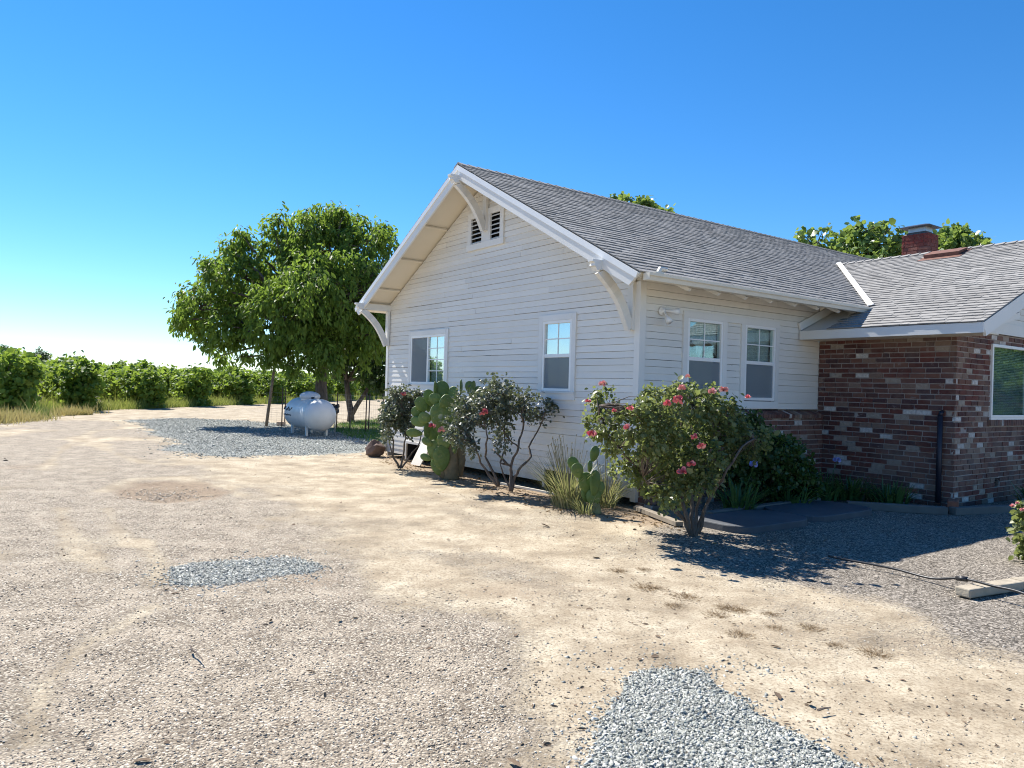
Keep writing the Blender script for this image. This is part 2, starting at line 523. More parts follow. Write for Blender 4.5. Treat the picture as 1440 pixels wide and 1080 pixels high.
def build_ground():
    th = np.concatenate([np.linspace(-46, 46, 820), np.linspace(46.5, 313.5, 260)]) * math.pi / 180
    r = np.concatenate([[.05], np.geomspace(.9, 60, 520), np.geomspace(62, 4500, 50)])
    T, Rr = np.meshgrid(th, r)
    P = np.stack([np.sin(T).ravel() * Rr.ravel(), np.cos(T).ravel() * Rr.ravel()], 1)
    z = ground_height(P)
    V = np.column_stack([P, z])
    nt, nr = len(th), len(r)
    i = np.arange(nr - 1)[:, None] * nt; j = np.arange(nt)[None, :]; j2 = (j + 1) % nt
    Fq = np.stack([i + j, i + nt + j, i + nt + j2, i + j2], -1).reshape(-1, 4)[:, ::-1]
    me = np_mesh('ground', V, Fq)
    me.polygons.foreach_set('use_smooth', np.ones(len(me.polygons), bool))
    g, b, s, gy = zones(P)
    ca = me.color_attributes.new('zone', 'FLOAT_COLOR', 'POINT')
    ca.data.foreach_set('color', np.column_stack([g, b, s, gy]).astype(np.float32).ravel())
    k = NT('ground_dirt_and_gravel')
    at_ = k.n('ShaderNodeAttribute', attribute_name='zone')
    sep = k.n('ShaderNodeSeparateColor'); k.L(at_.outputs['Color'], sep.inputs[0])
    gv, bv, sv, ga = sep.outputs[0], sep.outputs[1], sep.outputs[2], at_.outputs['Alpha']
    edge = k.noise(38, 6, .75)
    def sharp(v, lo=.36, hi=.64, amt=1.1):
        q = k.math('ADD', v, k.math('MULTIPLY', k.math('SUBTRACT', edge, .5), amt))
        return k.ramp(q, [(lo, 0), (hi, 1)])
    # bare dirt
    d1 = k.noise(1.7, 7, .62)
    dirt = k.ramp(d1, [(.32, (.22, .178, .125)), (.46, (.36, .298, .212)), (.66, (.52, .45, .335))])
    dirt = k.mix(k.ramp(k.noise(8, 6, .7), [(.35, .55), (.5, 0)]), dirt, (.27, .21, .14))
    fine = k.noise(55, 5, .75)
    dirt = k.mix(k.ramp(fine, [(.34, .9), (.50, 0)]), dirt, (.17, .13, .085))
    dirt = k.mix(k.ramp(fine, [(.55, 0), (.78, .55)]), dirt, (.68, .60, .46))
    specks = k.vor(9, 'Distance'); spn = k.noise(2.3, 4)
    dirt = k.mix(k.math('MULTIPLY', k.ramp(specks, [(.05, 1), (.13, 0)]), k.ramp(spn, [(.5, 0), (.6, .8)])), dirt, (.15, .11, .075))
    # brown gravel: pebbles of two sizes
    w = k.n('ShaderNodeVectorMath', operation='ADD')
    wv = k.n('ShaderNodeTexNoise'); wv.inputs['Scale'].default_value = 20; k.L(k.co(), wv.inputs['Vector'])
    sc = k.n('ShaderNodeVectorMath', operation='SCALE'); sc.inputs['Scale'].default_value = .03
    k.L(wv.outputs['Color'], sc.inputs[0]); k.L(k.co(), w.inputs[0]); k.L(sc.outputs[0], w.inputs[1])
    wc = w.outputs[0]
    vc = k.vor(72, 'Color', vec=wc); vd = k.vor(72, 'Distance', vec=wc)
    vcs = k.n('ShaderNodeSeparateColor'); k.L(vc, vcs.inputs[0])
    peb = k.ramp(vcs.outputs[0], [(0, (.12, .095, .072)), (.35, (.25, .21, .16)), (.65, (.36, .312, .243)), (.9, (.50, .44, .35)), (1, (.64, .575, .48))])
    peb = k.mix(k.ramp(vd, [(.42, 0), (.8, .8)]), peb, (.15, .12, .09))
    peb = k.mix(k.ramp(k.noise(3.1, 5), [(.42, 0), (.7, .6)]), peb, (.47, .40, .31))
    # bluish crushed rock
    bc = k.vor(38, 'Color', vec=wc); bd = k.vor(38, 'Distance', vec=wc)
    bcs = k.n('ShaderNodeSeparateColor'); k.L(bc, bcs.inputs[0])
    blu = k.ramp(bcs.outputs[0], [(0, (.10, .105, .095)), (.4, (.22, .24, .22)), (.8, (.33, .345, .32)), (1, (.50, .50, .46))])
    blu = k.mix(k.ramp(bd, [(.4, 0), (.8, .75)]), blu, (.09, .10, .10))
    # grey fine gravel
    gc = k.vor(70, 'Color', vec=wc)
    gcs = k.n('ShaderNodeSeparateColor'); k.L(gc, gcs.inputs[0])
    gry = k.ramp(gcs.outputs[0], [(0, (.06, .052, .043)), (.5, (.155, .136, .112)), (1, (.40, .355, .30))])
    # brown soil
    soil = k.ramp(k.noise(14, 6, .7), [(.3, (.17, .12, .08)), (.7, (.34, .26, .18))])
    col = k.mix(sharp(gv), dirt, peb)
    col = k.mix(k.math('MULTIPLY', sharp(sv, .3, .9), .85), col, soil)
    col = k.mix(sharp(ga), col, gry)
    col = k.mix(sharp(bv, .4, .6), col, blu)
    k.base(col, .95, .15)
    hb = k.math('ADD', k.math('MULTIPLY', k.math('SUBTRACT', 1.0, vd), sharp(gv)), k.math('MULTIPLY', fine, .5))
    hb = k.math('ADD', hb, k.math('MULTIPLY', k.math('SUBTRACT', 1.0, bd), k.math('MULTIPLY', bv, 1.6)))
    k.bump(hb, .75, .014)
    o = link_mesh('ground', me, k.m)
    props(o, kind='structure')


build_ground()


def ghz(x, y): return float(ground_height(np.array([[x, y]]))[0])


# ------------------------------------------------------------------ scattering
def norm(a): return a / np.maximum(np.linalg.norm(a, axis=1, keepdims=True), 1e-9)


def scatter(name, tv, tf, P, X, Y, Z, mat, parent=None, smooth=False):
    tv = np.array(tv, float); tf = np.array(tf)
    V = (P[:, None, :] + tv[None, :, 0:1] * X[:, None, :] + tv[None, :, 1:2] * Y[:, None, :] + tv[None, :, 2:3] * Z[:, None, :])
    k = len(tv); Fc = tf[None] + (np.arange(len(P)) * k)[:, None, None]
    me = np_mesh(name, V.reshape(-1, 3), Fc.reshape(-1, tf.shape[1]))
    if smooth: me.polygons.foreach_set('use_smooth', np.ones(len(me.polygons), bool))
    return link_mesh(name, me, mat, parent)


STONE_V = np.array([(-1, -.7, -.6), (1, -.8, -.6), (.9, .8, -.6), (-.8, .9, -.6), (-.6, -.5, .55), (.7, -.45, .6), (.5, .6, .45), (-.55, .5, .6)])
STONE_F = np.array([(3, 2, 1, 0), (4, 5, 6, 7), (0, 1, 5, 4), (1, 2, 6, 5), (2, 3, 7, 6), (3, 0, 4, 7)])


def stones(name, P2, size, mat, flat=.55, tilt=.5, sink=.2):
    n = len(P2)
    z = ground_height(P2)
    s = size * np.exp(np.clip(rng.normal(0, .36, n), -.9, .75))
    P = np.column_stack([P2, z + s * (flat * .5 - sink)])
    a = rng.uniform(0, 2 * math.pi, n)
    N = norm(np.column_stack([rng.normal(0, tilt, n), rng.normal(0, tilt, n), np.ones(n)]))
    X = norm(np.cross(N, np.column_stack([np.cos(a), np.sin(a), np.zeros(n)])))
    Y = np.cross(N, X)
    J = STONE_V[None] + rng.normal(0, .22, (n, 8, 3))
    A = np.stack([X * s[:, None] * .62, Y * (s * rng.uniform(.35, .6, n))[:, None], N * (s * flat * rng.uniform(.3, .6, n))[:, None]], 1)
    V = (P[:, None, :] + J @ A).reshape(-1, 3)
    Fc = STONE_F[None] + (np.arange(n) * 8)[:, None, None]
    me = np_mesh(name, V, Fc.reshape(-1, 4))
    o = link_mesh(name, me, mat)
    return props(o, kind='stuff')


def rand_in(poly, n, grow=0.0, soft=0.15):
    p = np.array(poly); lo, hi = p.min(0) - .5, p.max(0) + .5
    out = []
    got = 0
    while got < n:
        q = rng.uniform(lo, hi, (n * 3, 2))
        d = poly_sdf(q, poly) + (fbm(q, 3.5, 5) - .5) * soft * 2
        q = q[d < grow + rng.exponential(soft * .25, len(q)) - soft * .2]
        out.append(q); got += len(q)
    return np.concatenate(out)[:n]


def stone_mat(name, stops):
    k = NT(name)
    col = k.ramp(k.island(), stops)
    col = k.mix(k.ramp(k.noise(90, 3), [(.4, 0), (.7, .3)]), col, tuple(min(1, x * 1.35) for x in stops[-1][1]))
    k.base(col, .85, .3)
    return k.m


BLUESTONE = stone_mat('blue_grey_rock', [(0, (.10, .105, .095)), (.4, (.215, .23, .21)), (.75, (.33, .34, .31)), (1, (.56, .55, .50))])
BROWNSTONE = stone_mat('brown_pebble', [(0, (.12, .095, .072)), (.35, (.26, .216, .165)), (.7, (.38, .325, .25)), (1, (.62, .555, .46))])

stones('blue_gravel', np.concatenate([rand_in(BLUE_NEAR, 24000, 0, .1), rand_in(BLUE_NEAR, 1300, .10, .8)]), .0125, BLUESTONE, .5, .6)
stones('blue_gravel', np.concatenate([rand_in(BLUE_MID, 9000, 0, .12), rand_in(BLUE_MID, 500, .1, .6)]), .0135, BLUESTONE, .5, .6)
stones('blue_gravel', rand_in(BLUE_FAR, 30000, 0, .7), .026, BLUESTONE, .5, .6)
stones('blue_gravel', rand_in(POT_IN, 800, 0, .5), .014, BROWNSTONE)
# loose pebbles over the drive, thickest near the camera
_q = np.column_stack([rng.uniform(-rad(42), rad(42), 150000), np.exp(rng.uniform(math.log(2.6), math.log(16), 150000))])
_q = np.column_stack([np.sin(_q[:, 0]) * _q[:, 1], np.cos(_q[:, 0]) * _q[:, 1]])
_g, _b, _so, _gy = zones(_q)
_keep = rng.uniform(0, 1, len(_q)) < (np.clip(_g * 1.0 + .05, 0, 1) * .55 + _gy * .28) * (_b < .3)
stones('drive_pebbles', _q[_keep], .0070, BROWNSTONE, .6, .4, .15)
_q2 = _q[rng.uniform(0, 1, len(_q)) < .05 * np.clip(fbm(_q, 1.6, 61) * 3.2 - 1.35, 0, 1) ** 1.5 + .002]
stones('loose_stones', _q2, .008, stone_mat('dark_clod', [(0, (.09, .07, .055)), (.6, (.24, .19, .14)), (1, (.45, .38, .29))]), .7, .4, .1)

# ------------------------------------------------------------------ house
HOUSE = empty('farmhouse', HO, TH, 'long single storey house with pale lap siding, grey shingle roof and a brick wing', 'house')
GW, RX, OV, RK, RZ = 7.78, -0.64, 0.6, 0.53, 3.13       # gable width, rake plane, overhang, pitch, eave height (roof top)
RIDGE_Y = GW / 2
RIDGE_Z = RZ + RK * (RIDGE_Y + OV)
WX, WY, WEX, WEZ, WK = 4.36, -2.24, 3.76, 2.70, 0.40   # wing: left wall x, front wall y, eave x, eave z, pitch
WRX = 8.61
WRZ = WEZ + WK * (WRX - WEX)
Vz = Vector((0, 0, 1)); Vx = Vector((1, 0, 0)); Vy = Vector((0, 1, 0))
NO = Vector((0, 0, 0))
FG = (NO, Vy, Vz, -Vx)        # gable wall frame  u = y, v = z, outward -x
FE = (NO, Vx, Vz, -Vy)        # eave wall frame   u = x, v = z, outward -y


def roof_under(y, drop=.13):
    return RZ + RK * (min(y, GW - y) + OV) - drop


def siding(name, fr, rng_at, z0, z1, openings, e=.098, parent=HOUSE, mat=None):
    m = MB(); o, U, V, N = fr
    z = z0
    while z < z1 - .01:
        zt = min(z + e, z1)
        a0, a1 = rng_at(z); b0, b1 = rng_at(zt)
        if b1 - b0 < .02: break
        zm = (z + zt) / 2
        segs = [(a0, a1, b0, b1)]
        for (u0, u1, v0, v1) in openings:
            if v0 < zm < v1:
                new = []
                for (p0, p1, q0, q1) in segs:
                    if u1 <= p0 or u0 >= p1: new.append((p0, p1, q0, q1)); continue
                    if u0 > p0: new.append((p0, u0, q0, u0))
                    if u1 < p1: new.append((u1, p1, u1, q1))
                segs = new
        for (p0, p1, q0, q1) in segs:
            cuts = []; u = p0 + random.uniform(.8, 4.5)
            while u < p1 - .5:
                cuts.append(u); u += random.uniform(2.2, 5)
            ends = [p0] + cuts + [p1]
            for i in range(len(ends) - 1):
                l, r_ = ends[i], ends[i + 1]
                lt = q0 if i == 0 else l; rt = q1 if i == len(ends) - 2 else r_
                g = .0015
                cr, cr2 = random.uniform(.002, .0075), random.uniform(.002, .0075)
                t = .012 + random.uniform(-.002, .003); dz = random.uniform(-.002, .002); sag = random.uniform(-.002, .002)
                P = lambda uu, vv, ww: o + U * uu + V * vv + N * ww
                m.hexa([P(l + g, z + dz + cr, -.03), P(r_ - g, z + dz + sag + cr2, -.03), P(rt - g, zt + .001, -.03), P(lt + g, zt + .001, -.03),
                        P(l + g, z + dz + cr, t), P(r_ - g, z + dz + sag + cr2, t + random.uniform(-.002, .002)), P(rt - g, zt + .001, .003), P(lt + g, zt + .001, .003)])
        z += e
    return m.build(name, mat or SIDING, parent)


# window openings (u0,u1,v0,v1)
W1 = (5.22, 6.64, 1.62, 2.62); W2 = (1.42, 2.14, 1.56, 2.68)
W3 = (.96, 1.76, 1.50, 2.69); W4 = (2.30, 3.09, 1.50, 2.69)
VENT = (3.34, 4.50, 4.14, 4.82)
HOLE1 = (6.05, 6.72, .02, .36); HOLE2 = (1.30, 2.00, .02, .32)


def gable_range(z):
    lo = -.005 if z < roof_under(0) else (z - RZ + .13) / RK - OV
    return lo, GW - lo


siding('gable_wall', FG, gable_range, .10, RIDGE_Z - .14, [W1, W2, VENT, HOLE1, HOLE2])
siding('side_wall', FE, lambda z: (.0, WX), 1.36, 3.26, [W3, W4])
m = MB()   # unseen far walls close the house
m.prism([Vector((x, y, 0)) for x, y in ((.05, GW - .05), (14.95, GW - .05), (14.95, .05), (12.8, .05), (12.8, 0), (15, 0), (15, GW), (.05, GW))], (0, 0, 3.35))
m.build('rear_wall', SIDING, HOUSE)
# corner boards
m = MB()
m.prism([Vector((-.03, .075, .06)), Vector((-.03, -.03, .06)), Vector((.085, -.03, .06)), Vector((.085, -.004, .06)), Vector((-.001, -.004, .06)), Vector((-.001, .075, .06))], (0, 0, 3.06))
m.build('corner_board', TRIM, HOUSE)
m = MB(); m.box(-.03, 0, GW - .075, GW + .02, .10, 3.22); m.build('corner_board', TRIM, HOUSE)
# crawl space openings
for (u0, u1, v0, v1) in (HOLE1, HOLE2):
    m = MB()
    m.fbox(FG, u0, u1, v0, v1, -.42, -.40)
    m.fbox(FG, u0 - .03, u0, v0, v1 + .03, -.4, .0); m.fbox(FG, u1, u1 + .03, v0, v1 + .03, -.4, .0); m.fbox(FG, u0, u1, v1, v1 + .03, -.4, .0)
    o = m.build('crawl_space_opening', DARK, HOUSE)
    f = MB()
    f.fbox(FG, u0 - .05, u0, v0, v1 + .05, .004, .032); f.fbox(FG, u1, u1 + .05, v0, v1 + .05, .004, .032); f.fbox(FG, u0, u1, v1, v1 + .05, .004, .032)
    f.build('opening_frame', TRIM, o)


# ---- windows
def glazing(m, fr, u0, u1, v0, v1, w): m.fbox(fr, u0, u1, v0, v1, w, w + .004)


def window(fr, op, style, label=None, trim_w=.095, curtain='valance', casing=True, grid=True):
    u0, u1, v0, v1 = op
    m = MB(); t = .045
    m.fbox(fr, u0, u0 + t, v0, v1, -.05, .03); m.fbox(fr, u1 - t, u1, v0, v1, -.05, .03)
    m.fbox(fr, u0 + t, u1 - t, v0, v0 + t, -.05, .03); m.fbox(fr, u0 + t, u1 - t, v1 - t, v1, -.05, .03)
    w = m.build('window', VINYL, HOUSE, bevel=.004)
    if label: w['label'] = label
    a0, a1, b0, b1 = u0 + t, u1 - t, v0 + t, v1 - t
    sash = MB(); mun = MB(); gl = MB()
    if style == 'hung':
        mid = b0 + (b1 - b0) * .50
        sash.fbox(fr, a0, a1, mid - .025, mid + .03, -.02, .022)
        lo = .03
        sash.fbox(fr, a0, a0 + lo, b0, mid - .025, -.03, .005); sash.fbox(fr, a1 - lo, a1, b0, mid - .025, -.03, .005)
        sash.fbox(fr, a0 + lo, a1 - lo, b0, b0 + .04, -.03, .005)
        halves = ((a0, a1, mid + .03, b1, -.008), (a0 + lo, a1 - lo, b0 + .04, mid - .025, -.022))
    else:
        mid = (a0 + a1) / 2
        sash.fbox(fr, mid - .025, mid + .025, b0, b1, -.02, .024)
        sash.fbox(fr, mid + .025, a1, b0, b0 + .03, -.03, .006); sash.fbox(fr, mid + .025, a1, b1 - .03, b1, -.03, .006)
        halves = ((a0, mid - .025, b0, b1, -.008), (mid + .025, a1, b0 + .03, b1 - .03, -.02))
    sash.build('sash', VINYL, w, bevel=.003)
    for (p0, p1, q0, q1, ww) in halves:
        gl.fbox(fr, p0, p1, q0, q1, ww, ww + .004)
        if not grid: continue
        nx = 2; nz = 2 if style == 'hung' else 4
        for i in range(1, nx):
            x = p0 + (p1 - p0) * i / nx; mun.fbox(fr, x - .008, x + .008, q0, q1, ww + .0045, ww + .011)
        for i in range(1, nz):
            x = q0 + (q1 - q0) * i / nz; mun.fbox(fr, p0, p1, x - .008, x + .008, ww + .0115, ww + .016)
    scr = MB()
    if style == 'hung': scr.fbox(fr, a0 + .004, a1 - .004, b0 + .004, mid - .027, .012, .0135)
    elif casing: scr.fbox(fr, mid + .027, a1 - .004, b0 + .004, b1 - .004, .016, .0175)
    if scr.v: scr.build('insect_screen', SCREEN, w)
    gl.build('pane', GLASS, w)
    if grid: mun.build('muntin', VINYL, w)
    if casing:
        c = MB(); g = trim_w
        c.fbox(fr, u0 - g, u0, v0 - .01, v1 + g, .002, .034, .0012); c.fbox(fr, u1, u1 + g, v0 - .01, v1 + g, .002, .034, .0012)
        c.fbox(fr, u0 + .001, u1 - .001, v1, v1 + g, .002, .036, .0012)
        c.fbox(fr, u0 - g, u1 + g, v0 - .13, v0 - .011, .002, .034, .0012); c.fbox(fr, u0 - g - .01, u1 + g + .01, v0 - .03, v0 - .001, .036, .055)
        c.build('casing', TRIM, w)
    r = MB()      # the dark room behind
    D = .9
    r.fbox(fr, u0 - .2, u1 + .2, v0 - .3, v1 + .2, -D - .02, -D)
    r.fbox(fr, u0 - .23, u0 - .2, v0 - .3, v1 + .2, -D, -.06); r.fbox(fr, u1 + .2, u1 + .23, v0 - .3, v1 + .2, -D, -.06)
    r.fbox(fr, u0 - .23, u1 + .23, v1 + .2, v1 + .23, -D, -.06); r.fbox(fr, u0 - .23, u1 + .23, v0 - .33, v0 - .3, -D, -.06)
    r.build('room_recess', ROOM, w)
    # curtain: pleated sheet
    cm = MB(); o, U, V, N = fr
    def sheet(x0, x1, bottom, top, n=40, amp=.018, ww=-.085):
        pts = []
        for i in range(n + 1):
            f = i / n; x = x0 + (x1 - x0) * f
            d = ww + amp * math.sin(f * (x1 - x0) * 70 + random.uniform(-.2, .2))
            pts.append((o + U * x + V * bottom(f) + N * d, o + U * x + V * top + N * (ww + .3 * amp * math.sin(f * (x1 - x0) * 70))))
        vs = [p for ab in pts for p in ab]
        cm.add(vs, [(2 * i, 2 * i + 2, 2 * i + 3, 2 * i + 1) for i in range(n)])
    if curtain == 'valance':
        mz = (b0 + b1) / 2
        sheet(u0 + .01, u1 - .01, lambda f: mz + .10 - .34 * abs(math.sin(f * 2 * math.pi)) ** .8 * 0 + .30 * abs(math.sin(f * 2 * math.pi)) - .12, v1)
    elif curtain == 'shade':
        sheet(u0 + .01, u1 - .01, lambda f: (b0 + b1) / 2 - .25, v1, amp=.004)
    elif curtain == 'half':
        sheet(u0 + .01, (u0 + u1) / 2 + .02, lambda f: v0, v1); sheet((u0 + u1) / 2 + .35, u1, lambda f: v0, v1, amp=.012)
    elif curtain == 'low':
        sheet(u0 + .01, u1 - .01, lambda f: (b0 + b1) / 2 - .02, v1, amp=.006); sheet(u0, u1, lambda f: v0 + .32, v0 + .5, amp=.01, ww=-.13)
    if cm.v: cm.build('curtain', CURTAIN, w)
    return w


window(FG, W1, 'slider', 'wide sliding window with a four by four grid', curtain='half')
window(FG, W2, 'hung', 'narrow double hung window on the gable wall', curtain='shade')
window(FE, W3, 'hung', 'double hung window with draped valance', curtain='valance', casing=False)
window(FE, W4, 'hung', 'double hung window beside the brick wing', curtain='low', casing=False)
m = MB(); g = .095
m.fbox(FE, W3[0] - g, W4[1] + g, W3[3], W3[3] + g, .002, .036, .001)
m.fbox(FE, W3[0] - g, W3[0], W3[2] - .01, W3[3] - .001, .002, .034); m.fbox(FE, W3[1], W3[1] + g, W3[2] - .01, W3[3] - .001, .002, .034)
m.fbox(FE, W4[0] - g, W4[0], W4[2] - .01, W4[3] - .001, .002, .034); m.fbox(FE, W4[1], W4[1] + g, W4[2] - .01, W4[3] - .001, .002, .034)
m.fbox(FE, W3[0] - g, W4[1] + g, W3[2] - .125, W3[2] - .011, .002, .036, .001)
m.build('window_surround', TRIM, HOUSE)

# ---- gable vent
m = MB(); u0, u1, v0, v1 = VENT
m.fbox(FG, u0, u0 + .11, v0, v1, .0, .035); m.fbox(FG, u1 - .11, u1, v0, v1, 0, .035)
m.fbox(FG, u0 + .11, u1 - .11, v1 - .11, v1, 0, .037); m.fbox(FG, u0 - .02, u1 + .02, v0 - .02, v0 + .09, 0, .045)
m.fbox(FG, RIDGE_Y - .14, RIDGE_Y + .14, v0 + .09, v1 - .11, 0, .034)
gv = m.build('gable_vent', TRIM, HOUSE)
m = MB()
for (p0, p1) in ((u0 + .11, RIDGE_Y - .14), (RIDGE_Y + .14, u1 - .11)):
    z = v0 + .10
    while z < v1 - .13:
        o = NO
        m.hexa([Vector((-.028, p0, z)), Vector((-.028, p1, z)), Vector((.05, p1, z + .045)), Vector((.05, p0, z + .045)),
                Vector((-.028, p0, z + .012)), Vector((-.028, p1, z + .012)), Vector((.05, p1, z + .057)), Vector((.05, p0, z + .057))])
        z += .082
m.build('louvre_slats', TRIM, gv)
m = MB(); m.fbox(FG, u0 + .05, u1 - .05, v0, v1, -.14, -.12); m.build('vent_screen', DARK, gv)

# ---- knee braces
def knee(y, zt, zb, L=.80, w=.10, post_h=None):
    m = MB()
    # top beam with a scalloped nose
    h = .13
    prof = [(0, zt - h), (-L + .10, zt - h), (-L + .055, zt - h - .012), (-L + .03, zt - h + .03), (-L, zt - h + .045), (-L + .012, zt - .045), (-L - .03, zt - .03), (-L - .03, zt), (0, zt)]
    m.prism([Vector((x - .002, y - w / 2, z)) for x, z in prof][::-1], (0, w, 0))
    # wall post
    m.box(-.075, -.022, y - w * .55, y + w * .55, zb, zt - h - .002)
    # curved strut
    n = 10; outer = []; inner = []
    for i in range(n + 1):
        t = i / n
        x = (-L + .13) * (1 - t) + -.08 * t; z = (zt - h) * (1 - t) + (zb + .03) * t
        bow = math.sin(t * math.pi) * .07
        outer.append((x - .045 + bow * .75, z - .05 + bow * .75 - .0)); inner.append((x + .05 + bow * .8, z + .03 + bow * .8))
    for i in range(n):
        a, b, c, d = outer[i], outer[i + 1], inner[i + 1], inner[i]
        m.prism([Vector((p[0], y - w * .42, min(p[1], zt - h - .001))) for p in (a, b, c, d)], (0, w * .84, 0))
    return m.build('knee_brace', TRIM, HOUSE)


knee(.13, 3.345, 2.45); knee(GW - .06, 3.345, 2.45); knee(RIDGE_Y, 5.30, 4.42)

# ---- roof
def shingles(m, org, U, S, N, length, slope, e=.14, clip=None, wmin=.10, wmax=.27):
    i = 0; s = 0.0
    while s < slope:
        s1 = min(s + e + .03, slope + .02)
        u = -random.uniform(0, .2)
        wob = random.uniform(-.003, .003)
        while u < length:
            w = random.uniform(wmin, wmax)
            a, b = max(u, 0), min(u + w - .005, length)
            if b - a > .02 and (clip is None or clip((a + b) / 2, s)):
                t = random.choice((.014, .016, .019, .021)); js = random.uniform(-.006, .006) + wob
                P = lambda uu, ss, nn: org + U * uu + S * ss + N * nn
                m.hexa([P(a, s + js, .001), P(b, s + js, .001), P(b, s1, -.003), P(a, s1, -.003),
                        P(a, s + js, t), P(b, s + js, t), P(b, s1, .003), P(a, s1, .003)])
            u += w
        s += e; i += 1


Sf = Vector((0, 1, RK)).normalized(); Nf = Vector((0, -RK, 1)).normalized()
OVB = .33; RZB = RZ + RK * (OV - OVB)
Sb = Vector((0, -1, RK)).normalized(); Nb = Vector((0, RK, 1)).normalized()
SL = math.hypot(RIDGE_Y + OV, RK * (RIDGE_Y + OV)); SLB = math.hypot(RIDGE_Y + OVB, RK * (RIDGE_Y + OVB))
RLEN = 15.6
m = MB()
shingles(m, Vector((RX - .02, -OV - .03, RZ - .016)), Vx, Sf, Nf, RLEN, SL + .03)
shingles(m, Vector((RX - .02, GW + OVB + .03, RZB - .016)), Vx, Sb, Nb, RLEN, SLB + .03, wmin=.9, wmax=1.4)
x = RX - .02
while x < RLEN - .7:      # ridge caps
    for sgn in (-1, 1):
        d = Vector((0, sgn, -RK)).normalized() * .15; n = Vector((0, sgn * RK, 1)).normalized()
        z = Vector((0, RIDGE_Y, RIDGE_Z + .012)); a = Vector((x, 0, 0)); b = Vector((x + .235, 0, 0)); up = n * .022
        m.hexa([z + a, z + b, z + b + d, z + a + d, z + a + up, z + b + up * .3, z + b + d + up * .3, z + a + d + up])
    x += .2
roof = m.build('main_roof', SHINGLE, HOUSE)
# deck boards (tan undersides)
m = MB(); T = .06
for (S, N, y0, rz_, SL) in ((Sb, Nb, GW + OVB, RZB, SLB), (Sf, Nf, -OV, RZ, SL)):
    o = Vector((RX + .02, y0, rz_ - .006)) - N * .012
    m.hexa([o - N * T, o + Vx * (RLEN - .1) - N * T, o + Vx * (RLEN - .1) + S * SL - N * T, o + S * SL - N * T,
            o, o + Vx * (RLEN - .1), o + Vx * (RLEN - .1) + S * SL, o + S * SL])
m.build('roof_deck', SOFFIT, roof)
# lookout strips in the rake soffit
for f in (.20, .43, .66):
    for (S, N, y0, rz_, sl) in ((Sf, Nf, -OV, RZ, SL), (Sb, Nb, GW + OVB, RZB, SLB)):
        m = MB(); p = Vector((0, y0, rz_ - .02)) + S * sl * f - N * .088
        m.beam(p + Vx * (RX + .06), p - Vx * .03, .05, .035, N)
        m.build('lookout', SOFFIT, roof)
# rake boards
for (S, N, y0, rz_, e) in ((Sf, Nf, -OV, RZ, SL), (Sb, Nb, GW + OVB, RZB, SLB)):
    m = MB()
    o = Vector((RX, y0, rz_ - .012)) - N * .01
    m.hexa([o - N * .21 - Vx * .018 + S * .08, o - N * .21 + Vx * .018 + S * .08, o - N * .21 + Vx * .018 + S * (e - .11), o - N * .21 - Vx * .018 + S * (e - .11),
            o - Vx * .018 - S * .02, o + Vx * .018 - S * .02, o + Vx * .018 + S * e, o - Vx * .018 + S * e])
    rb = m.build('rake_board', TRIM, roof)
    m = MB()
    o2 = o - Vx * .019
    m.hexa([o2 - N * .075, o2 - Vx * .014 - N * .075, o2 - Vx * .014 - N * .075 + S * (e - .04), o2 - N * .075 + S * (e - .04),
            o2 + N * .002, o2 - Vx * .016 + N * .002, o2 - Vx * .016 + N * .002 + S * e, o2 + N * .002 + S * e])
    m.build('drip_moulding', VINYL, roof)
# rafter tails and gutter
for k in range(9):
    x = .35 + k * .61
    if x > 5.3: break
    m = MB()
    z0 = RZ - .09
    m.hexa([Vector((x, -.53, z0 - .065)), Vector((x + .05, -.53, z0 - .065)), Vector((x + .05, -.03, z0 + .16)), Vector((x, -.03, z0 + .16)),
            Vector((x, -.57, z0 - .03)), Vector((x + .05, -.57, z0 - .03)), Vector((x + .05, -.03, z0 + .25)), Vector((x, -.03, z0 + .25))])
    m.build('rafter_tail', TRIM, roof)
m = MB()
GX0, GX1 = RX + .06, 5.05
prof = [(-OV - .005, RZ - .02), (-OV - .005, RZ - .115), (-OV - .085, RZ - .115), (-OV - .10, RZ - .07), (-OV - .12, RZ - .055), (-OV - .125, RZ - .02), (-OV - .115, RZ - .02), (-OV - .11, RZ - .05), (-OV - .085, RZ - .105), (-OV - .018, RZ - .105), (-OV - .018, RZ - .02)]
m.prism([Vector((GX0, y, z)) for y, z in prof], (GX1 - GX0, 0, 0))
m.box(GX0 - .003, GX0 - .001, -OV - .12, -OV - .01, RZ - .112, RZ - .022); m.box(GX1 + .001, GX1 + .003, -OV - .12, -OV - .01, RZ - .112, RZ - .022)
gut = m.build('gutter', CREAM, HOUSE)
m = MB()
m.tube([(-.38, -OV - .07, RZ - .01), (-.33, -OV - .06, RZ + .05), (-.20, -OV - .05, RZ + .06)], [.03, .035, .025], 8); m.box(-.46, -.30, -OV - .10, -OV - .02, RZ - .016, RZ + .004)
m.build('gutter_fitting', CREAM, gut)

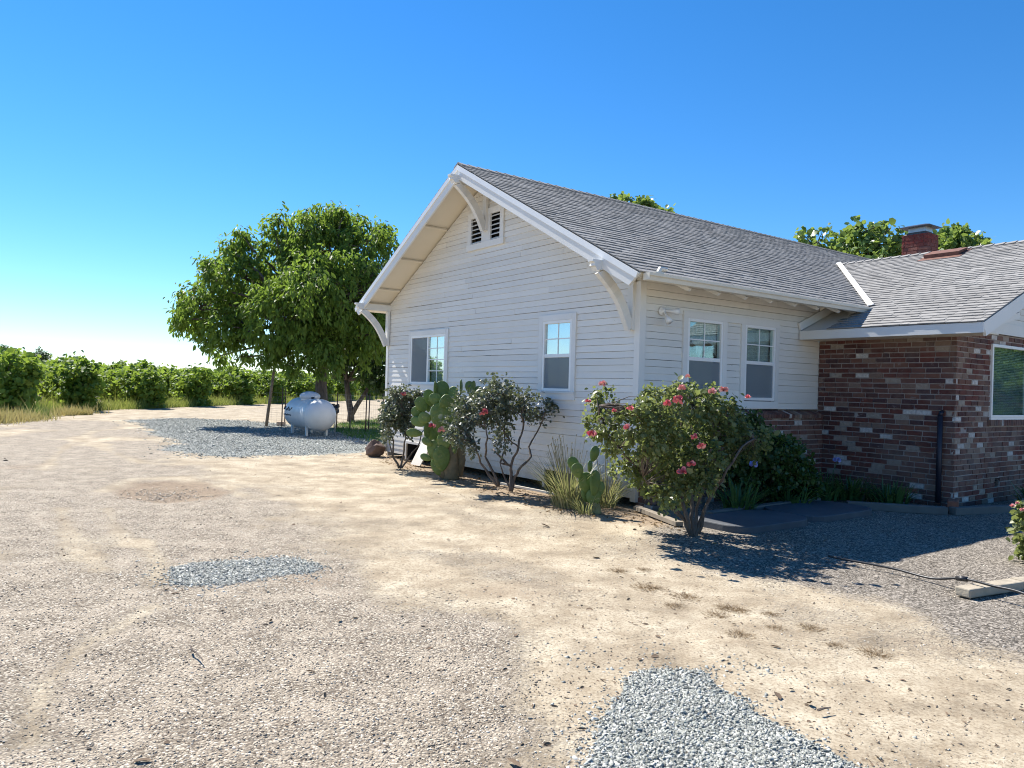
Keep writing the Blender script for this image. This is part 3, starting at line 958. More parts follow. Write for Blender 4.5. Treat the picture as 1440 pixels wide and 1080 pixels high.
# ---- brick wing
def bricks(m, fr, U0, U1, V0, V1, openings=(), bl=.205, bh=.065, gap=.016, dep=.04):
    row = 0; v = V0
    while v < V1 - .02:
        vt = min(v + bh, V1)
        u = U0 - (bl / 2 if row % 2 else 0) - random.uniform(0, .03)
        while u < U1:
            L = bl + random.uniform(-.02, .02)
            if random.random() < .08: L *= .55
            a, b = max(u, U0), min(u + L, U1)
            vm = (v + vt) / 2
            for (p0, p1, q0, q1) in openings:
                if q0 < vm < q1:
                    if a < p1 and b > p0:
                        if a < p0: b = min(b, p0)
                        elif b > p1: a = max(a, p1)
                        else: b = a
            if b - a > .03:
                out = random.gauss(0, .0035)
                m.fbox(fr, a, b, v, vt, -dep, out, .003)
            u += L + gap
        v += bh + gap; row += 1


FW = (Vector((WX, 0, 0)), -Vy, Vz, -Vx)       # wing left wall: u runs toward the camera
FF = (Vector((0, WY, 0)), Vx, Vz, -Vy)        # wing front wall: u = x
PW = (5.52, 8.35, 1.33, 2.50)
FV = (5.78, 5.98, .22, .36)
m = MB(); bricks(m, FW, 0.02, -WY + .0, -.02, 2.62); wl = m.build('brick_wall', BRICK, HOUSE)
m = MB(); m.fbox(FW, 0, -WY - .011, -.05, 2.62, -.2, -.011); m.build('mortar_bed', MORTAR, wl)
m = MB(); bricks(m, FF, WX + .0, 12.8, -.02, 2.66, [(PW[0], PW[1], PW[2] - .12, PW[3] + .0), FV]); wf = m.build('brick_wall', BRICK, HOUSE)
m = MB()
for (a, b, c, d) in ((WX + .02, PW[0], -.05, 2.66), (PW[1], 12.8, -.05, 2.66), (PW[0], PW[1], -.05, PW[2] - .12), (PW[0], PW[1], PW[3], 2.66)):
    if a < FV[0] < b and c < FV[2] < d:
        m.fbox(FF, a, FV[0], c, d, -.2, -.012); m.fbox(FF, FV[1], b, c, d, -.2, -.012)
        m.fbox(FF, FV[0], FV[1], c, FV[2], -.2, -.012); m.fbox(FF, FV[0], FV[1], FV[3], d, -.2, -.012)
    else: m.fbox(FF, a, b, c, d, -.2, -.012)
m.build('mortar_bed', MORTAR, wf)
m = MB(); m.fbox(FF, FV[0], FV[1], FV[2], FV[3], -.16, -.10)
for i in range(4): m.fbox(FF, FV[0], FV[1], FV[2] + .02 + i * .033, FV[2] + .028 + i * .033, -.06, -.02)
m.build('foundation_vent', DARK, HOUSE)
# brick window sill, rowlock course
m = MB(); u = PW[0] - .05
while u < PW[1] + .05:
    m.fbox(FF, u, u + .058, PW[2] - .125, PW[2] - .03, -.1, .045, .003); u += .07
m.build('brick_sill', BRICK, HOUSE)
pwin = window(FF, PW, 'slider', 'large window with closed slatted blinds in the brick wall', curtain='none', casing=False, grid=False)
m = MB(); m.fbox(FF, PW[0] - .01, PW[1] + .01, PW[2] - .03, PW[2] - .002, -.06, .03); m.build('sill', VINYL, pwin)
m = MB(); z = PW[2] + .05
while z < PW[3] - .05:
    m.hexa([Vector((PW[0] + .05, WY + .075, z)), Vector((PW[1] - .05, WY + .075, z)), Vector((PW[1] - .05, WY + .095, z + .021)), Vector((PW[0] + .05, WY + .095, z + .021)),
            Vector((PW[0] + .05, WY + .075, z + .002)), Vector((PW[1] - .05, WY + .075, z + .002)), Vector((PW[1] - .05, WY + .095, z + .023)), Vector((PW[0] + .05, WY + .095, z + .023))])
    z += .027
m.build('blinds', plain('blind_slats', (.50, .58, .58), .6, .06, 4), pwin)
# brick wainscot below the siding of the side wall
FN = (Vector((0, -.13, 0)), Vx, Vz, -Vy)
m = MB(); bricks(m, FN, .03, WX - .01, -.02, 1.22)
FL = (Vector((.03, 0, 0)), -Vy, Vz, -Vx)
bricks(m, FL, .0, .125, -.02, 1.22)
u = .03
while u < WX - .07:
    p = Vector((u, 0, 0)); q = Vector((u + .058, 0, 0))
    m.hexa([p + Vector((0, -.165, 1.225)), q + Vector((0, -.165, 1.225)), q + Vector((0, -.02, 1.26)), p + Vector((0, -.02, 1.26)),
            p + Vector((0, -.175, 1.285)), q + Vector((0, -.175, 1.285)), q + Vector((0, -.01, 1.345)), p + Vector((0, -.01, 1.345))]); u += .07
wn_ = m.build('brick_wainscot', BRICK, HOUSE)
m = MB(); m.box(.05, WX - .02, -.119, -.001, -.05, 1.25); m.build('mortar_bed', MORTAR, wn_)
# wing roof
Uw = -Vy; Sw = Vector((1, 0, WK)).normalized(); Nw = Vector((-WK, 0, 1)).normalized()
WSL = math.hypot(WRX - WEX, WRZ - WEZ)
WYF = -2.82
def wclip(u, s):
    """keep what lies in front of the main roof"""
    y = 4.0 - u; xx = WEX + s * Sw.x
    z = WEZ + WK * (xx - WEX)
    if xx < 4.9 and y > -.02: return False
    return z > RZ + RK * (y + OV) - .12 or y < -.55
m = MB()
shingles(m, Vector((WEX - .03, 4.0, WEZ - .014)), Uw, Sw, Nw, 4.0 - WYF + .02, WSL + .03, clip=wclip)
y = WYF - .02
while y < 2.5:
    for sgn in (-1, 1):
        d = Vector((sgn, 0, -WK)).normalized() * .15; n = Vector((sgn * WK, 0, 1)).normalized()
        z = Vector((WRX, 0, WRZ + .012)); a = Vector((0, y, 0)); b = Vector((0, y + .235, 0)); up = n * .024
        m.hexa([z + a, z + b, z + b + d, z + a + d, z + a + up, z + b + up * .3, z + b + d + up * .3, z + a + d + up])
    y += .2
S2 = Vector((-1, 0, WK)).normalized(); N2 = Vector((WK, 0, 1)).normalized()
shingles(m, Vector((2 * WRX - WEX + .03, WYF - .02, WEZ - .014)), Vy, S2, N2, 6.0, WSL + .03, wmin=.8, wmax=1.3)
wroof = m.build('wing_roof', SHINGLE, HOUSE)
m = MB(); T = .05
for (S, N, x0) in ((Sw, Nw, WEX), (S2, N2, 2 * WRX - WEX)):
    o = Vector((x0, WYF + .02, WEZ - .006)) - N * .012; D = Vy * 2.80
    m.hexa([o - N * T, o + D - N * T, o + D + S * WSL - N * T, o + S * WSL - N * T, o, o + D, o + D + S * WSL, o + S * WSL])
m.build('roof_deck', TRIM, wroof)
m = MB(); m.box(WEX - .022, WEX + .012, WYF - .02, -.03, WEZ - .165, WEZ - .022); m.build('fascia_board', TRIM, wroof)
m = MB(); m.box(WEX + .014, WX - .002, WYF + .03, -.03, WEZ - .16, WEZ - .14); m.build('soffit', SOFFIT, wroof)
for (S, N, x0) in ((Sw, Nw, WEX), (S2, N2, 2 * WRX - WEX)):
    m = MB(); o = Vector((x0, WYF, WEZ - .012)) - N * .01
    m.hexa([o - N * .20 + Vy * .018 + S * .0, o - N * .20 - Vy * .018 + S * .0, o - N * .20 - Vy * .018 + S * (WSL - .08), o - N * .20 + Vy * .018 + S * (WSL - .08),
            o + Vy * .018 - S * .03, o - Vy * .018 - S * .03, o - Vy * .018 + S * WSL, o + Vy * .018 + S * WSL])
    m.build('rake_board', TRIM, wroof)
# board where the wing roof meets the wall under the main eave
m = MB(); o = Vector((WEX - .02, -.02, WEZ)) + Nw * .02
m.hexa([o - Vy * .03 - Nw * .03, o - Nw * .03, o + Sw * 1.15 - Nw * .03, o + Sw * 1.15 - Vy * .03 - Nw * .03,
        o - Vy * .03 + Nw * .10, o + Nw * .10, o + Sw * 1.15 + Nw * .10, o + Sw * 1.15 - Vy * .03 + Nw * .10])
m.build('wall_flashing_board', TRIM, wroof)
# valley flashing
va = Vector((WEX + (RZ - WEZ) / WK, -OV, RZ)); vb = Vector((WRX - .03, (WRZ - RZ) / RK - OV - .02, WRZ))
d = (vb - va).normalized(); side = Vector((d.y, -d.x, 0)).normalized() * .085
va = va - d * .02
m = MB(); lift = Vector((0, 0, .03))
sd = side + Vector((0, 0, side.x * WK))
m.hexa([va + lift - side * .1, va + lift + sd, vb + lift + sd, vb + lift - side * .1, va + lift * 1.4 - side * .1, va + lift * 1.4 + sd, vb + lift * 1.4 + sd, vb + lift * 1.4 - side * .1])
m.build('valley_flashing', FLASH, wroof)
# wing gable siding, frieze and eave return
def wing_range(z):
    lo = WX if z < WEZ + WK * (WX - WEX) - .12 else WEX + (z - WEZ + .12) / WK
    return lo, 2 * WRX - lo
siding('wing_gable', FF, wing_range, 2.84, WRZ - .16, [])
m = MB(); m.fbox(FF, WX + .02, 2 * WRX - WX - .02, 2.665, 2.845, .0, .045); m.build('frieze_board', TRIM, HOUSE)
m = MB()
m.prism([Vector((WEX + .03, WYF + .04, 2.56)), Vector((WX + .75, WYF + .04, 2.56 + .28)), Vector((WX + .75, WYF + .04, 2.93)), Vector((WEX + .03, WYF + .04, 2.61))][::-1], (0, .5, 0))
m.build('eave_return', TRIM, HOUSE)
# roof vent, chimney, pipe, lamp
k = Vector((8.22, 0, 0)); zc = WEZ + WK * (8.22 - WEX)
def wp(x, y, n): return Vector((x, y, WEZ + WK * (x - WEX) + n))
m = MB(); m.hexa([wp(8.05, -.62, .0), wp(8.4, -.62, 0), wp(8.4, .02, 0), wp(8.05, .02, 0), wp(8.03, -.64, .10), wp(8.42, -.64, .07), wp(8.42, .04, .07), wp(8.03, .04, .10)])
rv = m.build('roof_vent', RUSTV, wroof, bevel=.006)
m = MB(); m.hexa([wp(7.9, -.70, .012), wp(8.48, -.70, .012), wp(8.48, .10, .012), wp(7.9, .10, .012), wp(7.9, -.70, .018), wp(8.48, -.70, .018), wp(8.48, .10, .018), wp(7.9, .10, .018)])
m.build('vent_flange', RUSTV, rv)
CX0, CX1, CY0, CY1 = 9.02, 9.50, .42, .97
m = MB()
for (fr, L) in (((Vector((CX0, CY0, 0)), Vy, Vz, -Vx), CY1 - CY0), ((Vector((CX0, CY0, 0)), Vx, Vz, -Vy), CX1 - CX0), ((Vector((CX1, CY0, 0)), Vy, Vz, Vx), CY1 - CY0), ((Vector((CX0, CY1, 0)), Vx, Vz, Vy), CX1 - CX0)):
    bricks(m, fr, 0, L, 4.2, 5.17, bl=.19, bh=.062)
ch = m.build('chimney', CHBRICK, HOUSE)
m = MB(); m.box(CX0 + .006, CX1 - .006, CY0 + .006, CY1 - .006, 4.2, 5.17); m.build('mortar_bed', plain('chimney_mortar', (.17, .06, .05), .95, .2, 12), ch)
m = MB(); c = [(CX0 + .01, CY0 + .01), (CX1 - .01, CY0 + .01), (CX1 - .01, CY1 - .01), (CX0 + .01, CY1 - .01)]; i_ = [(CX0 + .09, CY0 + .09), (CX1 - .09, CY0 + .09), (CX1 - .09, CY1 - .09), (CX0 + .09, CY1 - .09)]
m.hexa([Vector((x, y, 5.172)) for x, y in c] + [Vector((x, y, 5.235)) for x, y in i_]); m.build('crown_mortar', CONC, ch)
m = MB()
m.hexa([Vector((x, y, 5.236)) for x, y in i_] + [Vector((x, y, 5.33)) for x, y in i_])
cb = m.build('spark_screen', GALV, ch)
m = MB(); cx, cy = (CX0 + CX1) / 2, (CY0 + CY1) / 2
o_ = [(CX0 - .05, CY0 - .05), (CX1 + .05, CY0 - .05), (CX1 + .05, CY1 + .05), (CX0 - .05, CY1 + .05)]; t_ = [(cx + (x - cx) * .55, cy + (y - cy) * .55) for x, y in o_]
m.hexa([Vector((x, y, 5.331)) for x, y in o_] + [Vector((x, y, 5.345)) for x, y in o_]); m.hexa([Vector((x, y, 5.3455)) for x, y in o_] + [Vector((x, y, 5.39)) for x, y in t_])
m.build('chimney_cap', METAL, ch)
m = MB(); yb = -2.06; m.tube([(WX - .07, yb, .05), (WX - .07, yb, 1.36)], .038, 10)
m.tube([(WX - .07, yb, 1.36), (WX - .05, yb, 1.40), (WX + .03, yb, 1.42)], .03, 8)
m.build('standing_pipe', plain('dark_blue_pipe', (.014, .016, .03), .5, .2), HOUSE, True)
m = MB(); m.tube([(.40, -.022, 2.74), (.40, -.05, 2.74)], .062, 14); m.ball((.40, -.055, 2.74), .035)
fl = m.build('floodlight', VINYL, HOUSE, True)
for (dx, dz) in ((.09, .0), (.0, -.075)):
    m = MB(); p = Vector((.40, -.07, 2.74)); q = p + Vector((dx, -.05, dz)); r = q + (q - p).normalized() * .11
    m.tube([p, q, q + (r - q) * .25, r, r - (r - q) * .04], [.014, .016, .032, .052, .042], 12); m.build('lamp_head', VINYL, fl, True)
# loose panel leaning by the left crawl hole
def hw(x, y, z=0): return HO + BX * x + AY * y + Vector((0, 0, z))
m = MB(); m.hexa([hw(-.30, 5.62, .0), hw(-.30, 6.0, .0), hw(-.28, 6.0, .0), hw(-.28, 5.62, 0), hw(-.06, 5.6, .42), hw(-.06, 6.02, .42), hw(-.04, 6.02, .42), hw(-.04, 5.6, .42)])
props(m.build('siding_panel', TRIM), 'small white panel leaning against the gable wall by its left crawl hole', 'panel')

# ------------------------------------------------------------------ foliage helpers
LEAF_V = [(0, 0, 0), (.30, .30, .05), (.26, .68, .04), (0, 1, -.08), (-.26, .68, .04), (-.30, .30, .05)]
LEAF_F = [(0, 1, 2, 3), (0, 3, 4, 5)]
ROUND_V = [(0, 0, 0), (.46, .22, .06), (.42, .66, .05), (0, 1, -.10), (-.42, .66, .05), (-.46, .22, .06)]


def rdir(n):
    v = rng.normal(0, 1, (n, 3)); return norm(v)


def clump_leaves(lobes, n_clump, n_leaf, clump_r, leaf, droop=.3, up=.7, shell=(.35, 1.0), aspect=1.0, tmpl=LEAF_V, jit=.35):
    """lobes: (centre, radius | (rx,ry,rz)); returns placement arrays and clump centres"""
    cs, outs = [], []
    R = [np.array(r if hasattr(r, '__len__') else (r, r, r), float) for _, r in lobes]
    wts = np.array([np.prod(r) ** (2 / 3) for r in R]); wts = wts / wts.sum()
    cnt = np.maximum(1, np.round(wts * n_clump)).astype(int)
    owner = []
    for li, ((c, _), r, k) in enumerate(zip(lobes, R, cnt)):
        d = rdir(k); f = rng.uniform(shell[0] ** 3, shell[1] ** 3, k) ** (1 / 3)
        cs.append(np.array(c)[None] + d * f[:, None] * r); outs.append(d); owner += [li] * k
    cs = np.concatenate(cs); outs = np.concatenate(outs)
    n = len(cs); per = np.maximum(3, rng.poisson(n_leaf, n))
    idx = np.repeat(np.arange(n), per); N = len(idx)
    cr = clump_r * rng.uniform(.6, 1.35, n)
    P = cs[idx] + rng.normal(0, .45, (N, 3)) * cr[idx][:, None]
    D = norm(outs[idx] * .7 + rng.normal(0, .65, (N, 3)) + np.array([0, 0, -droop]))
    Nn = norm(np.array([0, 0, up]) + outs[idx] * .35 + rng.normal(0, .5, (N, 3)))
    X = norm(np.cross(D, Nn)); Z = np.cross(X, D)
    L = leaf * np.exp(rng.normal(0, jit * .7, N))
    return P, X * (L * aspect)[:, None], D * L[:, None], Z * L[:, None], cs, owner


def foliage(name, mat, parent, lobes, **kw):
    tm = kw.get('tmpl', LEAF_V)
    P, X, Y, Z, cs, ow = clump_leaves(lobes, **kw)
    return scatter(name, tm, LEAF_F, P, X, Y, Z, mat, parent), cs, ow


def bend(a, b, n=5, sag=.12, jit=.05):
    a, b = Vector(a), Vector(b); d = b - a; L = d.length; pts = []
    side = Vector((random.uniform(-1, 1), random.uniform(-1, 1), random.uniform(.2, 1))) * L * sag
    for i in range(n + 1):
        t = i / n
        j = Vector((random.uniform(-1, 1), random.uniform(-1, 1), random.uniform(-1, 1))) * L * jit * (0 < i < n)
        pts.append(a + d * t + side * math.sin(t * math.pi) * .7 + j)
    return pts


def taper(a, b, n): return [a + (b - a) * i / (n - 1) for i in range(n)]


def tree(name, label, base, trunk_pts, trunk_r, lobes, mat, bark, limbs=None, group=None, twigs=.25, **kw):
    """trunk, limbs to every lobe, twigs to some clumps, leaves in clumps"""
    base = Vector(base)
    t = empty(name, base, 0, label, 'tree', group)
    loc = [(Vector(c) - base, r) for c, r in lobes]
    fo, cs, ow = foliage('crown', mat, t, loc, **kw)
    m = MB()
    tp = [Vector(p) - base for p in trunk_pts]
    m.tube(tp, taper(trunk_r, trunk_r * .62, len(tp)), 10)
    top = tp[-1]
    for (c, r) in loc:
        rr = r if not hasattr(r, '__len__') else sum(r) / 3
        start = tp[-1] if random.random() < .7 else tp[-2].lerp(tp[-1], random.random())
        p = bend(start, c, 6, .10, .04); m.tube(p, taper(trunk_r * .36, .022, len(p)), 6)
    for c, o in zip(cs, ow):
        if random.random() < twigs:
            p = bend(loc[o][0], c, 3, .1, .06); m.tube(p, taper(.02, .006, len(p)), 4)
    m.build('trunk', bark, t, True)
    return t


# ------------------------------------------------------------------ walnut tree and its neighbours
WALNUT = leaf_mat('walnut_leaf', [(.04, .08, .018), (.07, .135, .026), (.105, .18, .032), (.16, .235, .045)], (.36, .52, .06), .45, .55, .3)
DARKLEAF = leaf_mat('dark_leaf', [(.022, .05, .016), (.04, .08, .02), (.06, .11, .025)], (.14, .26, .04), .3)
POPLAR = leaf_mat('poplar_leaf', [(.06, .12, .03), (.09, .17, .04), (.13, .21, .06)], (.40, .50, .08), .42, .38, .5)
VINELEAF = leaf_mat('vine_leaf', [(.05, .115, .02), (.085, .17, .03), (.12, .215, .035), (.18, .25, .05)], (.42, .55, .06), .42, .58, .3)
GREYLEAF = leaf_mat('grey_rose_leaf', [(.035, .055, .035), (.06, .08, .055), (.10, .12, .085), (.15, .165, .12)], (.25, .30, .10), .22, .44, .6)
ROSELEAF = leaf_mat('rose_leaf', [(.035, .065, .025), (.065, .105, .036), (.10, .14, .05), (.20, .215, .09)], (.42, .50, .12), .38, .46, .5)

WD = 26.6; wb = gr(450, 600)
wb = Vector((at(455, 560, WD).x, WD, 0))
spec = [(283, 430, 36, 0), (272, 452, 24, .6), (322, 458, 34, -.6), (345, 390, 46, .4), (300, 392, 26, -1), (334, 352, 20, .4), (395, 440, 52, -1.4), (403, 350, 32, .5), (385, 320, 13, 0), (396, 312, 14, .4),
        (452, 352, 52, .3), (440, 322, 26, -.5), (468, 312, 24, .2), (492, 320, 24, .6), (512, 348, 32, -.5), (535, 335, 18, .4), (500, 410, 58, -1.2), (440, 410, 56, -2.0), (440, 455, 46, .6), (398, 486, 26, -.8), (378, 500, 12, -1), (330, 480, 18, -.4),
        (455, 492, 36, -1.6), (516, 470, 42, -.6), (540, 395, 32, .8), (565, 430, 40, 1.2), (550, 470, 34, 1), (400, 400, 44, 2.2), (470, 400, 50, 2.6), (520, 440, 40, 2.2), (350, 430, 34, 1.6), (425, 380, 38, -.2), (308, 420, 24, .8),
        (258, 420, 11, .2), (254, 448, 12, -.4), (296, 372, 12, .6), (316, 350, 11, -.3), (342, 332, 11, 0), (432, 300, 10, .3), (458, 296, 10, .8), (482, 300, 11, -.4), (507, 316, 10, .2), (532, 320, 11, .6), (546, 345, 13, .2),
        (288, 478, 12, -.2), (310, 500, 12, .4), (340, 502, 12, .2), (370, 514, 10, -.6), (408, 516, 12, -1), (425, 515, 12, -1.4)]
lob = [(at(x, y, WD + dz), (r / 1045 * WD * .92, r / 1045 * WD * .92, r / 1045 * WD * .80)) for x, y, r, dz in spec]
tree('walnut_tree', 'big spreading walnut tree with drooping leaves behind the propane tank', wb,
     [wb, wb + Vector((-.05, 0, .7)), wb + Vector((-.12, .05, 1.5)), wb + Vector((-.02, .05, 2.3)), wb + Vector((.1, 0, 3.0))], .26, lob, WALNUT, BARK,
     n_clump=1650, n_leaf=30, clump_r=.27, leaf=.18, droop=1.25, up=.45, shell=(.3, 1.2), aspect=.62)

_wal = bpy.data.objects['walnut_tree']
for (x, y, s, a, lb) in ((-37, 33, .55, 2.0, 'large walnut tree left of the drive, mirrored in the wide sliding window'), (-38, 17, .58, 4.0, 'smaller walnut tree left of the drive, mirrored in the narrow gable window')):
    o = copy_tree(_wal); o.location = (x, y, 0); o.scale = (s, s, s); o.rotation_euler = (0, 0, a); props(o, lb, 'tree')
o = copy_tree(_wal); o.location = (25, 17.5, -.2); o.scale = (.62, .62, .62); o.rotation_euler = (0, 0, 1.0); props(o, 'walnut tree right of the brick wing, mirrored in the window with blinds', 'tree')
b2 = gr(493, 588)
b2 = Vector((at(494, 560, 31).x, 31, 0))
lob = [(at(x, y, 31 + dz), r / 1045 * 31) for x, y, r, dz in [(470, 505, 24, 0), (505, 495, 30, .5), (530, 500, 28, .2), (545, 470, 30, .6), (490, 475, 30, .4), (520, 525, 16, -.4), (540, 535, 18, 0), (475, 520, 12, .3)]]
t = tree('orchard_tree', 'small dark fruit tree forking low over the lawn beside the house corner', b2,
         [b2, b2 + Vector((0, 0, .35)), b2 + Vector((-.15, 0, 1.1)), b2 + Vector((-.25, .1, 1.7))], .16, lob, DARKLEAF, BARK, n_clump=420, n_leaf=20, clump_r=.26, leaf=.15, droop=.5, up=.6)
m = MB(); m.tube([(0.02, 0, .25), (.25, 0, .7), (.62, .05, 1.3), (.8, 0, 1.9)], [.11, .10, .08, .06], 8); m.build('limb', BARK, t, True)

pop_specs = [
    ('cottonwood_tree', 'pale green poplar top showing just above the main roof ridge', 30, 897, [(882, 284, 8), (905, 288, 9), (870, 290, 10), (918, 298, 10), (940, 308, 8), (895, 325, 26)]),
    ('cottonwood_tree', 'bright green poplar top rising left of the chimney behind the roofs', 27, 1215, [(1220, 325, 18), (1205, 345, 26), (1235, 345, 26), (1150, 340, 18), (1175, 350, 22), (1135, 335, 12), (1255, 345, 18), (1225, 318, 10), (1253, 320, 8), (1270, 350, 20), (1200, 380, 50)]),
    ('cottonwood_tree', 'bright green poplar top standing right of the chimney behind the roofs', 28, 1345, [(1345, 338, 16), (1330, 345, 18), (1362, 346, 14), (1385, 347, 10), (1318, 350, 14), (1348, 330, 8), (1350, 375, 40)]),
]
for nm, lb, D, px, ls in pop_specs:
    b = Vector((at(px, 560, D).x, D, 0))
    lob = [(at(x, y, D + random.uniform(-.8, .8)), r / 1045 * D) for x, y, r in ls]
    tree(nm, lb, b, [b, b + Vector((.1, 0, 1.5)), b + Vector((0, .1, 3)), b + Vector((.1, 0, 4.8))], .2, lob, POPLAR, BARK, group='poplar trees behind the house',
         n_clump=240, n_leaf=13, clump_r=.22, leaf=.15, droop=.5, up=.3, shell=(.3, 1.15), aspect=1.15, tmpl=ROUND_V)

# far trees on the horizon
for px, py, r, D, lb in ((57, 498, 8, 420, 'tiny dark tree on the horizon beyond the vineyard, the larger and right of two'), (3, 493, 8, 420, 'tiny dark tree on the horizon beyond the vineyard at the left frame edge')):
    b = Vector((at(px, 520, D).x, D, 0))
    lob = [(at(px + dx, py + dy, D), r * f / 1045 * D) for dx, dy, f in ((0, 0, 1), (7, 3, .8), (-8, 5, .8), (0, 8, 1), (-3, 14, .9), (8, 13, .9))]
    tree('distant_tree', lb, b, [b, b + Vector((0, 0, 2)), b + Vector((0, 0, 4)), b + Vector((.3, 0, 6))], .5, lob, DARKLEAF, BARK, group='trees on the horizon', n_clump=130, n_leaf=16, clump_r=1.1, leaf=.8)

# ------------------------------------------------------------------ vineyard
VROW = AY.copy()                           # rows run parallel to the gable wall
def vine_proto(i, shoots):
    """one vine, its row along local y"""
    me_l = []
    lob = [((random.uniform(-.15, .15), y + random.uniform(-.1, .1), z + random.uniform(-.1, .1)), (rx, .55, rz)) for (y, z, rx, rz) in
           ((-.6, 1.65, .62, .42), (0, 1.75, .68, .45), (.6, 1.65, .62, .42), (-.5, 1.15, .62, .42), (.2, 1.1, .66, .42), (.7, 1.15, .6, .4), (0, .72, .55, .34), (.45, .55, .5, .4), (-.5, .5, .5, .4))]
    P, X, Y, Z, cs, ow = clump_leaves(lob, 200, 12, .24, .15, droop=.35, up=.6, shell=(.35, 1.08), aspect=1.15, tmpl=ROUND_V)
    m = MB(); m.tube([(0, 0, -.05), (.03, .02, .4), (-.02, 0, .8), (0, .05, 1.15)], [.06, .05, .05, .045], 7)
    m.tube([(0, 0, 1.1), (0, .5, 1.2), (0, .95, 1.2)], [.035, .03, .02], 6); m.tube([(0, 0, 1.1), (0, -.5, 1.2), (0, -.95, 1.2)], [.035, .03, .02], 6)
    sp = [];
    for k in range(shoots):
        y = random.uniform(-.8, .8); a = Vector((random.uniform(-.3, .3), y, 1.2)); b = Vector((a.x, a.y, 2.05)) + Vector((random.uniform(-.25, .25), random.uniform(-.2, .2), random.uniform(.18, .42)))
        m.tube(bend(a, b, 3, .1, .05), [.008, .007, .006, .004], 4)
        for q in range(7):
            c = a.lerp(b, .62 + .38 * q / 6); sp.append(c)
    if sp:
        sp = np.array(sp); n = len(sp); D = norm(rng.normal(0, 1, (n, 3)) + [0, 0, .2]); Nn = rdir(n); XX = norm(np.cross(D, Nn)); ZZ = np.cross(XX, D); L = rng.uniform(.07, .13, n)
        P = np.concatenate([P, sp]); X = np.concatenate([X, XX * L[:, None]]); Y = np.concatenate([Y, D * L[:, None]]); Z = np.concatenate([Z, ZZ * L[:, None]])
    return P, X, Y, Z, m


rz_row = math.atan2(VROW.y, VROW.x) - math.pi / 2
protos = []
for i in range(4):
    P, X, Y, Z, m = vine_proto(i, (3, 1, 2, 4)[i])
    t = empty('grapevine', (0, 0, 0))
    scatter('leaves', ROUND_V, LEAF_F, P, X, Y, Z, VINELEAF, t)
    m.build('trunk', CANE, t, True)
    protos.append(t)
used = [False] * 4
ENDS = [(22, 29.8), (112, 34.3), (207, 39.2), (277, 44.2), (338, 49.2), (385, 54), (424, 59), (458, 64), (487, 69), (513, 74), (536, 79), (556, 84)]
end_lab = ['leftmost dark leafy grapevine ending its row at the left frame edge', 'dark bushy grapevine ending the second row from the left frame edge', 'grapevine ending the third row from the left frame edge',
           'grapevine ending the fourth row from the left, left of the walnut crown', 'grapevine ending the fifth row from the left, under the walnut crown', 'grapevine ending its row left of the leaning wooden post',
           'grapevine ending its row between wooden post and walnut trunk', 'grapevine ending its row behind the walnut trunk']
stuffP = []
for r, (px, D) in enumerate(ENDS):
    e = at(px, 560, D); e.z = 0
    nk = 9 if r < 8 else 5
    for k in range(nk):
        j = (r * 3 + k) % 4
        if not used[j]: o = protos[j]; used[j] = True
        else: o = copy_tree(protos[j])
        p = e + VROW * (1.75 * k) + BX * random.uniform(-.12, .12)
        o.location = (p.x, p.y, random.uniform(-.06, .04))
        s = random.uniform(.88, 1.10)
        o.scale = (s * (1.08 if k == 0 else 1), s * random.uniform(.9, 1.1), s * random.uniform(.9, 1.08))
        o.rotation_euler = (0, 0, rz_row + random.choice((0, math.pi)) + random.uniform(-.12, .12))
        if k == 0 and r < len(end_lab): lab = end_lab[r]
        elif k == 0: lab = 'leafy grapevine ending one of the far rows behind the walnut trunk'
        else: lab = 'leafy green grapevine further back along one of the vineyard rows'
        props(o, lab, 'grapevine', 'grapevines in the vineyard rows')
    stuffP.append((e + VROW * (1.75 * nk), nk))
# the mass of rows further off
rows = []
for r in range(-6, 40):
    if 0 <= r < len(ENDS): e, nk = stuffP[r]
    elif r < 0:
        px, D = ENDS[0]; e = at(px, 560, D) + Vector((.35, -4.8, 0)) * 0 + BX * (3.0 * r) + VROW * (1.2 * r) ; e.z = 0
    else: e = at(556, 560, 84) + Vector((.75, 4.9, 0)) * (r - 11); e.z = 0
    rows.append(e)
lob = []
for e in rows:
    for k in range(34):
        d = k * 1.9 if k < 20 else 38 + (k - 20) * 5
        p = e + VROW * d
        if p.x / p.y < -.85 or p.y > 190: continue
        lob.append(((p.x + random.uniform(-.2, .2), p.y, 1.35 + random.uniform(-.1, .1)), (.75, .95, .92)))
P, X, Y, Z, cs, ow = clump_leaves(lob, len(lob) * 26, 7, .3, .24, droop=.3, up=.6, shell=(.5, 1.06), aspect=1.15, tmpl=ROUND_V)
o = scatter('vineyard', ROUND_V, LEAF_F, P, X, Y, Z, VINELEAF)
props(o, 'green mass of vineyard rows running back to the horizon', 'vineyard', kind='stuff')

# ------------------------------------------------------------------ grasses
BLADE_V = [(-.5, 0, 0), (.5, 0, 0), (.28, .6, .06), (-.28, .6, .06), (.02, 1, .22), (-.02, 1, .22)]
BLADE_F = [(0, 1, 2, 3), (3, 2, 4, 5)]


def grass_mat(name, cols, glow, tr=.3):
    return leaf_mat(name, cols, glow, tr, .6, .3)


